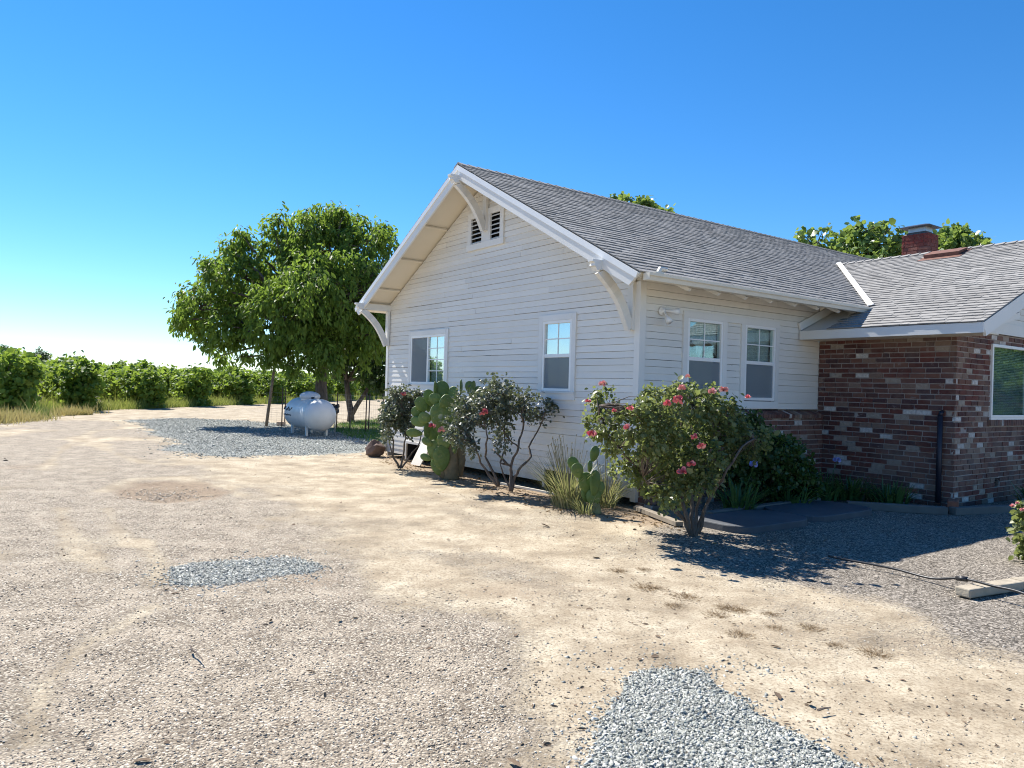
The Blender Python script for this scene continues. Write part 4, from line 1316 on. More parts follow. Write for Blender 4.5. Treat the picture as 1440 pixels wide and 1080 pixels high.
def blades(name, P2, h, w, mat, lean=.35, parent=None, z=None):
    n = len(P2)
    zz = ground_height(P2) if z is None else np.full(n, z)
    P = np.column_stack([P2, zz - .01]); a = rng.uniform(0, 2 * math.pi, n)
    D = norm(np.column_stack([rng.normal(0, lean, n), rng.normal(0, lean, n), np.ones(n)]))
    X = norm(np.cross(D, np.column_stack([np.cos(a), np.sin(a), np.zeros(n)]))); Z = np.cross(X, D)
    H = h * np.exp(rng.normal(0, .35, n))
    return scatter(name, BLADE_V, BLADE_F, P, X * w, D * H[:, None], Z * H[:, None], mat, parent)


DRY = grass_mat('dry_grass', [(.30, .24, .09), (.42, .34, .14), (.52, .44, .22), (.30, .30, .09)], (.6, .5, .2))
GREENG = grass_mat('green_grass', [(.045, .10, .02), (.07, .15, .03), (.10, .18, .04)], (.25, .4, .06))
WEEDG = grass_mat('weed_grass', [(.09, .16, .03), (.16, .24, .05), (.22, .28, .06), (.31, .31, .10)], (.5, .55, .12))
# strip of dry grass along the vineyard edge and in the alleys
pts = []
for r in range(len(ENDS) - 1):
    a = at(ENDS[r][0], 560, ENDS[r][1]); b = at(ENDS[r + 1][0], 560, ENDS[r + 1][1])
    k = 2600
    t = rng.uniform(0, 1, k); back = rng.exponential(2.6, k) - .9
    q = np.outer(1 - t, np.array(a)[:2]) + np.outer(t, np.array(b)[:2]) + np.outer(back, np.array(VROW)[:2])
    pts.append(q)
q = np.concatenate(pts); q = q[fbm(q, .6, 3) + rng.normal(0, .08, len(q)) > .36]
h = blades('dry_grass', q, .40, .028, WEEDG, .4); props(h, kind='stuff')
q = np.column_stack([rng.normal(0, 1, 9000), rng.normal(0, 1, 9000)])
a = gr(14, 591); b = gr(-260, 612); t = rng.uniform(-.1, 1, 9000)
q = np.outer(1 - t, np.array(a)[:2]) + np.outer(t, np.array(b)[:2]) + q * np.array([.45, .75])
q = q[fbm(q, .8, 6) > .34]
h = blades('dry_grass', q, .30, .022, DRY, .4); props(h, kind='stuff')
a, b = gr(95, 580), gr(150, 578)
q = np.column_stack([rng.uniform(gr(52, 584).x, gr(140, 582).x, 2600), rng.normal(30.2, .8, 2600)])
q = q[fbm(q, .8, 8) > .42]
h = blades('dry_grass', q, .26, .022, DRY, .4); props(h, kind='stuff')
# lawn beside the house
LAWN = gpoly([(468, 606), (474, 597), (500, 592), (545, 590), (640, 590), (640, 620), (556, 622), (520, 620), (490, 613)])
q = rand_in(LAWN, 16000, 0, .3)
h = blades('lawn_grass', q, .10, .014, GREENG, .5); props(h, kind='stuff')
# green weed at the road edge
wl_ = empty('roadside_weed', gr(57, 588), 0, 'single grey green weed tuft by the drive below the leftmost vine', 'weed')
blades('stems', np.column_stack([rng.normal(0, .22, 130), rng.normal(0, .2, 130)]), .5, .016, GREENG, .3, wl_, 0)

# ------------------------------------------------------------------ propane tank
tp = Vector((-5.66, 22.0, 0)); ax = Vector((-.54, .84, 0)).normalized()
TANKM = NT('tank_paint')
_f = TANKM.noise(2.2, 5)
_c2 = TANKM.ramp(_f, [(.3, (.55, .555, .55)), (.7, (.66, .665, .66))])
_c2 = TANKM.mix(TANKM.ramp(TANKM.noise(9, 5, .7), [(.6, 0), (.75, .35)]), _c2, (.40, .36, .30))
TANKM.base(_c2, .42, .4)
tank = empty('propane_tank', tp, math.atan2(ax.y, ax.x), 'white dented propane tank on short legs standing on blue gravel', 'propane tank')
R_, Lc = .475, 2.0; zc = .62
prof = []
for i in range(11):
    a = math.pi / 2 * i / 10; prof.append((-math.cos(a) * .42, max(.004, R_ * math.sin(a))))
for i in range(1, 12): prof.append((Lc * i / 12, R_))
for i in range(11):
    a = math.pi / 2 * i / 10; prof.append((Lc + math.sin(a) * .42, max(.004, R_ * math.cos(a))))
m = MB(); n = 40
m.tube([(x, 0, zc) for x, r in prof], [r for x, r in prof], n)
m.build('body', TANKM.m, tank, True)
m = MB()
for x in (0, Lc): m.tube([(x - .03, 0, zc), (x + .03, 0, zc)], R_ + .004, 40)
m.build('weld_band', TANKM.m, tank)
m = MB(); m.tube([(Lc / 2, 0, zc + R_ - .06), (Lc / 2, 0, zc + R_ + .08)], .27, 20)
dm = m.build('collar', TANKM.m, tank)
m = MB(); m.ball((Lc / 2, 0, zc + R_ + .06), .31, 20, 9, (1.1, 1, .52)); m.build('dome_lid', plain('lid_paint', (.50, .53, .56), .4, .1), dm, True)
m = MB(); m.tube([(Lc / 2 - .30, -.02, zc + R_ - .03), (Lc / 2 - .30, -.02, zc + R_ + .07)], .035, 10); m.tube([(Lc / 2 - .45, .05, zc + R_ - .05), (Lc / 2 - .45, .05, zc + R_ + .05)], .05, 10)
m.build('valve', BLACKP, tank, True)
m = MB(); m.tube([(.55, .0, zc + R_ - .01), (.55, 0, zc + R_ + .06), (.62, 0, zc + R_ + .06), (.62, 0, zc + R_ - .01)], .015, 6); m.build('lifting_lug', TANKM.m, tank, True)
for x in (.28, Lc - .28):
    for y in (-.30, .30):
        m = MB(); m.hexa([Vector((x - .05, y - .03, -.03)), Vector((x + .05, y - .03, -.03)), Vector((x + .05, y + .03, -.03)), Vector((x - .05, y + .03, -.03)),
                          Vector((x - .05, y - .03, .34)), Vector((x + .05, y - .03, .34)), Vector((x + .05, y + .03, .34)), Vector((x - .05, y + .03, .34))]); m.build('leg', TANKM.m, tank)
# dark worn lettering on the side that faces the drive (too small to read in the photo)
m = MB()
def on_tank(x, ang, r=R_ + .006): return Vector((x, r * math.cos(ang), zc + r * math.sin(ang)))
def stroke(pts, w):
    for (x0, a0), (x1, a1) in zip(pts, pts[1:]):
        m.tube([on_tank(x0, a0), on_tank(x1, a1)], w, 4)
sgn = 1
random.seed(21)
for row, (a0, hgt, x0, x1, step, w) in enumerate(((.30, .30, 1.30, 2.1, .12, .013), (-.12, .13, 1.35, 2.1, .075, .008))):
    x = x0
    while x < x1:
        pts = [(x + random.uniform(0, step * .8), a0 + random.uniform(-.5, .5) * hgt) for _ in range(4)]
        stroke(pts, w); x += step
m.build('lettering', BLACKP, tank)
random.seed(5)

# wrapped standpipe beside the tank
pb = gr(470.5, 613); sp = empty('standpipe', pb, 0, 'pale water standpipe with a black wrapped head right of the tank', 'standpipe')
m = MB(); m.tube([(0, 0, -.05), (0, 0, .72)], .02, 8); m.build('pipe', GALV, sp, True)
m = MB(); m.ball((0, 0, .78), .11, 9, 6, (1, 1, 1.15)); m.ball((-.12, 0, .90), .10, 9, 6, (1.3, .8, .6)); m.ball((.06, .02, .90), .06, 7, 5); m.ball((-.2, .02, .93), .05, 7, 5)
for v in range(len(m.v)):
    p = Vector(m.v[v]); m.v[v] = tuple(p + wobble(p * 22) * .035)
m.build('wrapped_head', BLACKP, sp)

# ------------------------------------------------------------------ wire fence
FA = gr(376, 600); FA = Vector((at(376, 598, 26.2).x, 26.2, 0))
fence = empty('wire_fence', FA, 0, 'sagging wire fence on thin stakes with one leaning wooden post', 'fence')
def fpost(px, D, h, r, mat, lean=0, name='post', lb=None):
    b = at(px, 560, D) - FA; b.z = -.05
    m = MB(); m.tube([b, b + Vector((lean * .5, 0, h * .5)), b + Vector((lean, 0, h))], [r, r * .95, r * .85], 7)
    o = m.build(name, mat, fence, True)
    if lb: o['label'] = lb
fpost(375, 26.2, 2.35, .055, WOODP, .26, 'wooden_post', 'tall leaning weathered wooden post')
stk = [(397, 26.4, 1.45), (401, 27.0, 1.4), (474, 26.0, 1.35), (455, 26.6, 1.3), (515, 24.6, 1.35), (519, 25.4, 1.3), (540, 23.4, 1.35), (493, 25.6, 1.3)]
for px, D, h in stk: fpost(px, D, h, .022, STEELP, random.uniform(-.03, .03), 'stake')
line = [at(375, 560, 26.2), at(397, 560, 26.4), at(455, 560, 26.6), at(474, 560, 26.0), at(515, 560, 24.6), at(540, 560, 23.4), at(556, 560, 22.6)]
m = MB()
for a, b in zip(line, line[1:]):
    a = a - FA; b = b - FA
    for z in np.arange(.08, 1.22, .14): m.tube([(a.x, a.y, z), ((a.x + b.x) / 2, (a.y + b.y) / 2, z - .015), (b.x, b.y, z)], .0022, 3, False)
    L = (b - a).length; k = int(L / .15)
    for i in range(k):
        p = a.lerp(b, i / k); m.tube([(p.x, p.y, .06), (p.x, p.y, 1.2)], .0018, 3, False)
m.build('wire_mesh', GALV, fence)

# ------------------------------------------------------------------ small solid things
def rough_block(name, label, cat, c, size, rz, mat, sub=.02):
    m = MB(); sx, sy, sz = size
    nx = 5
    o = empty
    me_v = []
    m.box(-sx / 2, sx / 2, -sy / 2, sy / 2, 0, sz)
    ob = m.build(name, mat); ob.location = c; ob.rotation_euler = (0, 0, rz)
    b = ob.modifiers.new('bevel', 'BEVEL'); b.width = min(size) * .12; b.segments = 2
    return props(ob, label, cat)


p = gr(395, 598); rough_block('loose_brick', 'pale loose brick lying at the foot of the leaning wooden post', 'brick', p - Vector((0, 0, .01)), (.32, .14, .14), .3, plain('pale_brick', (.55, .40, .30), .9, .25, 14, .3))
m = MB(); p = gr(527, 641); p.z = -.02
m.ball((0, 0, .17), .24, 12, 8, (1, .85, .85))
for i in range(len(m.v)):
    v = Vector(m.v[i]); q = v + wobble(v * 9) * .07
    q.z = max(q.z, -.02); q.x = max(min(q.x, .20), -.21); m.v[i] = tuple(q)
ob = m.build('rock', plain('brown_rock', (.17, .11, .085), .9, .35, 9, .5)); ob.location = p; ob.rotation_euler = (0, 0, .5)
props(ob, 'squat brown rock lying by the left end of the gable wall', 'rock')
# slabs
def slab(label, x0, x1, y0, y1, z0, z1, r=.3):
    pts = []
    for (cx_, cy_, a0) in ((x1 - r, y1 - r, 0), (x0 + r, y1 - r, 90), (x0 + r, y0 + r, 180), (x1 - r, y0 + r, 270)):
        for i in range(7):
            a = rad(a0 + 90 * i / 6); pts.append((cx_ + r * math.cos(a), cy_ + r * math.sin(a)))
    m = MB(); m.prism([Vector((x, y, z0)) for x, y in pts], (0, 0, z1 - z0))
    ob = m.build('stone_slab', SLABM, bevel=.015); ob.location = HO; ob.rotation_euler = (0, 0, TH)
    return props(ob, label, 'slab', 'dark slabs by the planting bed')
slab('left of the two dark flat slabs, behind the big rose bush', -.35, 1.12, -2.05, -1.22, -.03, .075, .28)
slab('right of the two dark flat slabs, nearer the brick wing', 1.16, 2.75, -2.0, -1.12, -.03, .07, .3)
# planting bed kerb
for a, b, lb in ((hw(2.85, -1.45, .03), hw(3.7, -2.45, .03), 'short dark concrete kerb turning out from the slabs round the wing bed'), (hw(3.74, -2.5, .03), hw(7.5, -3.55, .03), 'long dark concrete kerb running to the right below the window with blinds'),
                 (hw(.2, -1.12, .03), hw(2.8, -1.02, .03), 'low concrete kerb between the dark slabs and the shaded shrub')):
    m = MB(); m.beam(a, b, .12, .11); props(m.build('bed_kerb', CONC, bevel=.01), lb, 'kerb', 'kerbs of the planting bed')
ob = rough_block('clay_brick', 'single reddish brick resting on the bed kerb at right', 'brick', hw(3.95, -2.42, .0), (.26, .14, .16), TH + .4, plain('red_clay', (.26, .10, .06), .9, .25, 12, .3))
# planter of bricks at the house corner
m = MB(); FP = (Vector((.03, -.30, 0)), Vx, Vz, -Vy); bricks(m, FP, -.0, .9, -.02, .30, dep=.1)
bricks(m, (Vector((.03, -.02, 0)), -Vy, Vz, -Vx), .12, .28, -.02, .30)
m.build('brick_planter_edge', BRICK, HOUSE)
# boards and pipe on the ground
m = MB(); m.beam(hw(-.45, 2.6, .03), hw(-.40, .55, .035), .035, .03)
props(m.build('ground_board', plain('pale_timber', (.55, .50, .42), .8, .2, 12)), 'thin pale board lying on the soil along the gable wall', 'board')
m = MB(); m.beam(hw(-.22, -.25, .035), hw(-.62, -1.35, .03), .10, .05)
props(m.build('edging_plank', plain('edging_timber', (.24, .20, .15), .85, .25, 12)), 'weathered plank edging the bed left of the big rose', 'plank')
for a, b, lb in ((hw(-.90, -4.60), hw(-.16, -4.72), 'first weathered landscape block under the black hose'), (hw(-.14, -4.72), hw(.75, -4.98), 'second weathered landscape block running out at the right frame edge')):
    m = MB(); u = (b - a).normalized(); m.beam(a + Vector((0, 0, .035)), b + Vector((0, 0, .03)), .13, .075)
    ob = m.build('landscape_block', plain('worn_block', (.36, .31, .235), .9, .22, 8, .5), bevel=.012); props(ob, lb, 'block', 'blocks edging the right bed')
# hose
m = MB(); hp = []
P0 = [gr(1165, 786), gr(1182, 790), gr(1215, 796), gr(1260, 805), gr(1310, 818), gr(1352, 830), gr(1395, 841), gr(1440, 853), gr(1500, 872), gr(1600, 900)]
for i, p in enumerate(P0): hp.append(Vector((p.x, p.y, .03 + (.07 if 5 <= i <= 7 else 0))))
sm_ = []
for i in range(len(hp) - 1):
    a, b, c, d = hp[max(i - 1, 0)], hp[i], hp[i + 1], hp[min(i + 2, len(hp) - 1)]
    for k in range(6):
        t = k / 6; sm_.append(.5 * ((2 * b) + (c - a) * t + (2 * a - 5 * b + 4 * c - d) * t * t + (3 * b - a - 3 * c + d) * t ** 3))
m.tube(sm_, .011, 8)
ho = m.build('garden_hose', BLACKP, None, True); props(ho, 'black garden hose stretched across the gravel and over the landscape block', 'hose')
m = MB(); i = 31; m.tube([sm_[29], sm_[31]], .022, 10); m.build('coupling', BLACKP, ho, True)
# twigs on the dirt
for (x0, y0, x1, y1, lb) in ((820 + 310 + 20, 1003, 1168, 999, 'thin dry stick lying right of the near blue gravel'), (268, 913, 285, 932, 'thin dry stick on the brown gravel at lower left')):
    a, b = gr(x0, y0), gr(x1, y1)
    m = MB(); a.z = b.z = .012; pts = bend(a, b, 4, .06, .03)
    for p in pts: p.z = .012 + random.uniform(0, .006)
    m.tube(pts, taper(.007, .003, 5), 5); props(m.build('twig', CANE), lb, 'stick')

# dry weed clumps on the dirt
q = np.column_stack([rng.uniform(-rad(40), rad(40), 60000), np.exp(rng.uniform(math.log(3), math.log(18), 60000))])
q = np.column_stack([np.sin(q[:, 0]) * q[:, 1], np.cos(q[:, 0]) * q[:, 1]])
zg, zb, zs, zy = zones(q)
q = q[(rng.uniform(0, 1, len(q)) < .10 * np.clip(fbm(q, .8, 71) * 3.4 - 1.4, 0, 1) * (1 - zg * .7)) & (zb < .2)]
n = len(q); D_ = norm(np.column_stack([rng.normal(0, 1, (n, 2)), rng.normal(0, .15, n)])); Nn = norm(np.column_stack([rng.normal(0, .4, (n, 2)), np.ones(n)])); X = norm(np.cross(D_, Nn)); Z = np.cross(X, D_); L = .02 * np.exp(rng.normal(0, .55, n))
o = scatter('dry_debris', LEAF_V, LEAF_F, np.column_stack([q, ground_height(q) + .005]), X * (L * rng.uniform(.25, .9, n))[:, None], D_ * L[:, None], Z * L[:, None], plain('debris', (.16, .11, .07), .95, .4, 3))
props(o, kind='stuff')
DRYW = grass_mat('dead_weed', [(.15, .095, .05), (.24, .16, .085), (.33, .24, .13)], (.3, .2, .1), .2)
wp0 = empty('dead_weed', (0, 0, 0)); n = 260
q = rng.normal(0, .085, (n, 2)); D = norm(np.column_stack([q * 6 + rng.normal(0, .5, (n, 2)), rng.uniform(.1, .6, n)])); X = norm(np.cross(D, rdir(n))); Z = np.cross(X, D)
scatter('dry_stems', BLADE_V, BLADE_F, np.column_stack([q, np.full(n, .004)]), X * .004, D * rng.uniform(.03, .09, n)[:, None], Z * .05, DRYW, wp0)
weeds = [(912, 826, 1.1), (965, 838, 1.0), (948, 850, .7), (1020, 853, .9), (1008, 862, .8), (1040, 857, .8), (1042, 890, .8), (1090, 880, .6), (1140, 881, .8), (1230, 917, .9), (870, 803, .8), (1085, 862, .6), (1175, 905, .6), (905, 800, .6)]
for i, (px, py, s) in enumerate(weeds):
    o = wp0 if i == 0 else copy_tree(wp0)
    o.location = gr(px, py, 0) + Vector((0, 0, ghz(*gr(px, py)[:2]))); o.scale = (s * .68, s * .6, s * .7); o.rotation_euler = (0, 0, i * 1.3)
    props(o, 'flat tuft of dead brown weeds on the bare dirt before the big rose', 'weed', 'dead weeds on the dirt')

# ------------------------------------------------------------------ shrubs by the wall
FLOWER = NT('rose_petal'); FLOWER.base(FLOWER.ramp(FLOWER.island(), [(0, (.60, .09, .13)), (.5, (.75, .20, .22)), (1, (.85, .42, .38))]), .5, .3)
FADED = NT('faded_petal'); FADED.base(FADED.ramp(FADED.island(), [(0, (.70, .25, .25)), (1, (.80, .50, .45))]), .5, .3)
BLUEF = NT('blue_petal'); BLUEF.base((.32, .36, .72), .5, .3)
PETAL = [(0, 0, 0), (.5, .35, .15), (.35, .9, .35), (0, 1, .4), (-.35, .9, .35), (-.5, .35, .15)]


def flower(c, r, mat, parent, n=26, name='flower'):
    c = np.array(c); d = rdir(n); d[:, 2] = np.abs(d[:, 2]) * .7 + .05; d = norm(d)
    X = norm(np.cross(d, rdir(n))); Z = np.cross(X, d); L = r * rng.uniform(.7, 1.15, n)
    return scatter(name, PETAL, LEAF_F, np.repeat(c[None], n, 0) + d * r * .1, X * L[:, None], d * L[:, None], Z * L[:, None], mat, parent)


def bush(name, label, base, D, org, sc_, lobes, canes, flowers, leaf=.055, n_clump=300, n_leaf=16, clump_r=.1, mat=None, cat='rose bush', depth=.3, cr=.022, droop=.25):
    """org/sc_: origin and scale of the enlarged picture the measurements were taken from"""
    mat = mat or ROSELEAF
    base = Vector(base)
    t = empty(name, base, 0, label, cat)
    pt = lambda x, y, dz=0: at(org[0] + x / sc_, org[1] + y / sc_, D + dz) - base
    lb = []
    for (x, y, r) in lobes:
        rr = r / sc_ / F_PX * D
        lb.append((pt(x, y, random.uniform(-depth, depth)), (rr, rr * 1.15, rr)))
    P, X, Y, Z, cs, ow = clump_leaves(lb, n_clump, n_leaf, clump_r, leaf, droop=droop, up=.55, shell=(.25, 1.22), aspect=1.15)
    keep = P[:, 2] > .04
    scatter('foliage', LEAF_V, LEAF_F, P[keep], X[keep], Y[keep], Z[keep], mat, t)
    m = MB(); tips = []
    for pts, r0 in canes:
        pp = [pt(x, y, (i / len(pts)) * random.uniform(-depth, depth)) for i, (x, y) in enumerate(pts)]
        fine = []
        for a, b in zip(pp, pp[1:]): fine += bend(a, b, 3, .05, .04)[:-1]
        fine.append(pp[-1]); r1 = r0 * .78; m.tube(fine, taper(r1, r1 * .38, len(fine)), 6); tips.append(fine)
    for c, o in zip(cs, ow):
        if random.random() < .35:
            src = min((q for f in tips for q in f[len(f) // 3:]), key=lambda q: (q - Vector(c)).length)
            p = bend(src, c, 3, .08, .05); m.tube(p, [.006, .005, .004, .002], 4)
    m.build('canes', CANE, t, True)
    for (x, y, s, f) in flowers:
        flower(pt(x, y, -depth * 1.25), s * .8, FADED.m if f else FLOWER.m, t)
    return t


Z5 = (500, 500), 4.5
bush('rose_bush', 'grey leaved rose bush at the left end of the gable wall, left of the cactus', gr(562, 658), 14.3, *Z5,
     [(250, 300, 62), (215, 420, 58), (300, 400, 62), (350, 300, 52), (200, 500, 30), (290, 250, 40), (255, 245, 28), (330, 470, 34), (390, 270, 32), (240, 350, 50), (190, 540, 16)],
     [([(275, 712), (235, 640), (240, 540), (195, 420)], .03), ([(280, 712), (300, 640), (318, 520), (300, 400)], .03), ([(290, 712), (340, 640), (405, 550), (430, 470)], .026), ([(235, 640), (215, 560), (210, 480)], .018)],
     [(300, 250, .07, 0)], n_clump=280, n_leaf=14, clump_r=.10, leaf=.055, mat=GREYLEAF)
bush('rose_bush', 'open branching rose bush under the narrow window, right of the cactus', gr(715, 691), 11.5, *Z5,
     [(890, 255, 90), (1000, 300, 78), (900, 370, 80), (930, 490, 50), (700, 310, 70), (630, 410, 58), (660, 490, 56), (750, 400, 66), (1090, 310, 62), (1130, 400, 48), (1200, 330, 40), (745, 600, 34), (600, 500, 34), (885, 185, 34), (940, 560, 30), (1240, 320, 22), (820, 300, 70), (690, 540, 40)],
     [([(900, 825), (845, 760), (790, 680), (760, 560)], .036), ([(905, 825), (860, 720), (820, 640), (835, 520), (820, 450)], .03), ([(980, 860), (985, 740), (985, 690), (1030, 580), (1060, 460), (1050, 380)], .036), ([(985, 860), (1005, 770), (1050, 700), (1110, 640), (1095, 580), (1150, 480), (1200, 370)], .034), ([(985, 700), (915, 680), (950, 580), (940, 460)], .024), ([(960, 690), (905, 630), (870, 590)], .028), ([(985, 850), (930, 740), (915, 680)], .022), ([(1030, 580), (980, 540), (890, 420), (880, 320)], .016)],
     [(820, 360, .075, 0), (800, 372, .05, 0)], n_clump=350, n_leaf=14, clump_r=.10, leaf=.05, mat=GREYLEAF)
Z6 = (760, 520), 3.6
bush('rose_bush', 'biggest rose bush with many pink blooms before the house corner', gr(974, 757), 8.3, *Z6,
     [(600, 230, 110), (750, 200, 95), (880, 230, 80), (520, 330, 90), (650, 370, 120), (800, 350, 100), (560, 470, 75), (700, 480, 90), (840, 460, 66), (310, 170, 48), (330, 290, 60), (270, 270, 32), (400, 360, 52), (430, 480, 44), (370, 510, 24), (500, 560, 36), (740, 580, 56), (1040, 360, 52), (1120, 350, 40), (980, 300, 60), (750, 85, 26), (690, 110, 36), (620, 165, 50), (930, 420, 60), (480, 230, 50), (980, 180, 34), (850, 150, 50), (660, 560, 50), (620, 640, 44), (820, 560, 46), (560, 640, 24), (860, 520, 46), (700, 650, 50), (660, 690, 24), (470, 500, 30), (350, 380, 30), (1020, 250, 26), (1060, 430, 30), (310, 110, 24), (400, 230, 36)],
     [([(765, 850), (730, 760), (600, 650), (530, 560), (430, 440), (330, 320), (300, 180)], .03), ([(770, 850), (735, 730), (690, 560), (640, 380), (620, 220)], .034), ([(775, 850), (770, 700), (760, 520), (770, 300), (750, 110)], .034), ([(780, 850), (820, 740), (880, 610), (920, 560), (1000, 420), (1080, 350)], .032), ([(780, 850), (790, 700), (840, 500), (880, 300)], .03), ([(770, 840), (700, 720), (590, 630), (520, 540)], .022), ([(800, 830), (830, 700), (930, 560)], .022)],
     [(715, 95, .05, 1), (695, 160, .07, 0), (640, 175, .055, 0), (870, 115, .05, 1), (925, 105, .055, 1), (315, 75, .045, 1), (240, 160, .035, 0), (375, 210, .035, 0), (455, 200, .045, 0), (440, 297, .05, 0), (260, 330, .06, 0), (780, 345, .05, 0), (815, 390, .055, 0), (762, 480, .05, 0), (717, 518, .06, 0), (745, 35, .03, 1), (1050, 140, .035, 0)],
     n_clump=900, n_leaf=16, clump_r=.075, leaf=.046, depth=.6)
bush('garden_shrub', 'dark dense shrub in the shade between big rose and brick wing', hw(1.9, -.62), 10.9, *Z6,
     [(1100, 380, 80), (1190, 430, 85), (1060, 470, 80), (1240, 510, 70), (1150, 560, 80), (1010, 330, 60), (1060, 260, 40), (1290, 560, 50), (1290, 490, 60), (1340, 560, 56), (1240, 410, 56), (1380, 600, 40), (1020, 560, 60)],
     [([(1130, 640), (1110, 520), (1090, 400)], .025), ([(1135, 640), (1180, 520), (1200, 430)], .025), ([(1130, 640), (1060, 540), (1040, 400)], .02)], [], mat=DARKLEAF, cat='shrub', n_clump=640, n_leaf=16, clump_r=.1, leaf=.06, depth=.25)
bush('rose_bush', 'rose bush cut off by the right frame edge above the landscape blocks', hw(.55, -4.75), 7.4, (0, 0), 1,
     [(1446, 722, 14), (1442, 750, 13), (1450, 780, 16), (1446, 805, 10), (1462, 745, 22), (1465, 790, 20), (1444, 735, 8)], [([(1452, 815), (1450, 770), (1445, 720)], .012), ([(1454, 815), (1462, 770), (1466, 730)], .012)],
     [(1424, 712, .03, 1), (1430, 708, .022, 1), (1438, 718, .03, 1)], n_clump=150, n_leaf=10, clump_r=.05, leaf=.055, depth=.12)

# prickly pears
CACT = NT('cactus_skin')
_cc = CACT.ramp(CACT.noise(3, 4), [(.3, (.085, .145, .035)), (.7, (.15, .215, .055))])
_sp = CACT.vor(16, 'Distance')
_cc = CACT.mix(CACT.ramp(_sp, [(.08, .8), (.15, 0)]), _cc, (.32, .30, .18))
_cc = CACT.mix(CACT.ramp(CACT.noise(5, 5, .7), [(.58, 0), (.72, .5)]), _cc, (.25, .23, .10))
CACT.base(_cc, .5, .4); CACT.bump(_sp, .5, .02)
CTRUNK = plain('cactus_trunk', (.21, .17, .10), .9, .35, 10, .5)


def pads(parent, base, D, org, sc_, lst, depth=.25):
    for (x, y, hh, hw_, tilt, yaw, dz) in lst:
        c = at(org[0] + x / sc_, org[1] + y / sc_, D + dz) - base
        a, b = hh / sc_ / F_PX * D, hw_ / sc_ / F_PX * D
        m = MB(); m.ball((0, 0, 0), 1, 16, 10)
        M = Matrix.Rotation(rad(yaw), 4, 'Z') @ Matrix.Rotation(rad(tilt), 4, 'Y')
        th = min(.017, b * .5)
        vs = []
        for v in m.v:
            x_, y_, z_ = v
            wz = b * (1 + .22 * z_) ; bow = .06 * a * (z_ * z_)
            vs.append(tuple(c + M @ Vector((x_ * wz, y_ * th * (1.2 - .2 * z_) + bow, z_ * a))))
        m.v = vs
        m.build('pad', CACT.m, parent, True)


cb_ = gr(630, 672); D = 13.0
cac = empty('prickly_pear', cb_, 0, 'tall prickly pear cactus with many flat green pads by the gable wall', 'cactus')
L5 = [(470, 270, 60, 36, -25, 20, .1), (505, 215, 55, 30, 5, 75, .0), (545, 225, 66, 46, 0, 10, .1), (612, 250, 58, 36, 14, -25, 0), (570, 290, 48, 40, 60, 30, -.25), (502, 275, 38, 38, 0, 0, -.1), (415, 310, 52, 36, -35, 25, -.05), (456, 300, 60, 30, -10, 40, .15), (440, 395, 42, 36, -80, 10, -.2), (400, 362, 52, 36, -65, 20, 0), (395, 420, 52, 30, -70, -10, -.1), (372, 490, 52, 26, -85, 15, -.2), (452, 480, 58, 26, 0, 45, -.1),
      (525, 380, 78, 52, 0, 8, -.2), (605, 375, 66, 46, 10, -15, .05), (720, 198, 38, 28, 0, 10, .2), (738, 215, 60, 24, 20, 50, .1), (668, 200, 52, 30, 0, 80, .25), (770, 240, 50, 40, 45, 15, .2), (645, 300, 44, 38, 20, 0, .1), (452, 545, 36, 24, -55, 0, -.2), (445, 645, 38, 22, -70, 0, -.15), (500, 600, 66, 46, -10, 0, -.12), (545, 650, 80, 52, -4, 12, -.18), (590, 590, 70, 50, 8, -10, -.05), (560, 545, 54, 46, 0, 0, -.15),
      (640, 540, 60, 44, 15, 10, .1), (520, 700, 60, 42, -12, 0, -.08), (680, 420, 55, 40, 25, 0, .2), (560, 470, 60, 50, 5, 5, 0), (500, 500, 60, 44, -18, 12, .05)]
pads(cac, cb_, D, *Z5, L5)
m = MB(); q = lambda x, y, dz=0: at(500 + x / 4.5, 500 + y / 4.5, D + dz) - cb_
m.tube([q(605, 790), q(600, 720), q(605, 640), q(590, 560), q(560, 480)], [.15, .13, .11, .08, .05], 10); m.tube([q(640, 760, .1), q(665, 660, .15), q(655, 580, .15), q(660, 500, .2)], [.10, .09, .08, .05], 9); m.tube([q(585, 770), q(530, 720), q(500, 640)], [.1, .09, .05], 9)
m.build('trunk', CTRUNK, cac, True)
flower(q(485, 450, -.35), .06, FLOWER.m, cac, 20); flower(q(545, 475, -.35), .06, FADED.m, cac, 20)

Z7 = (740, 600), 7.2
cb2 = gr(834, 722); D = 9.65
cac2 = empty('prickly_pear', cb2, 0, 'small prickly pear cactus growing between two grass clumps by the gable wall', 'cactus')
pads(cac2, cb2, D, *Z7, [(482, 385, 88, 58, -30, 15, .02), (520, 445, 78, 66, -25, 20, -.12), (690, 275, 84, 50, 14, 15, .05), (645, 400, 60, 40, 4, 50, -.05), (695, 570, 130, 66, 3, 30, -.1), (610, 570, 110, 80, -16, 15, 0), (740, 640, 90, 52, 14, 20, .05), (680, 720, 90, 74, 0, -10, -.04), (610, 690, 80, 60, -12, 25, .03)])
m = MB(); q = lambda x, y, dz=0: at(740 + x / 7.2, 600 + y / 7.2, D + dz) - cb2
m.tube([q(680, 890), q(684, 850), q(690, 800), q(680, 730), q(660, 660)], [.11, .10, .075, .05, .02], 10)
m.build('trunk', plain('pale_cactus_trunk', (.24, .23, .11), .9, .35, 9, .5), cac2, True)


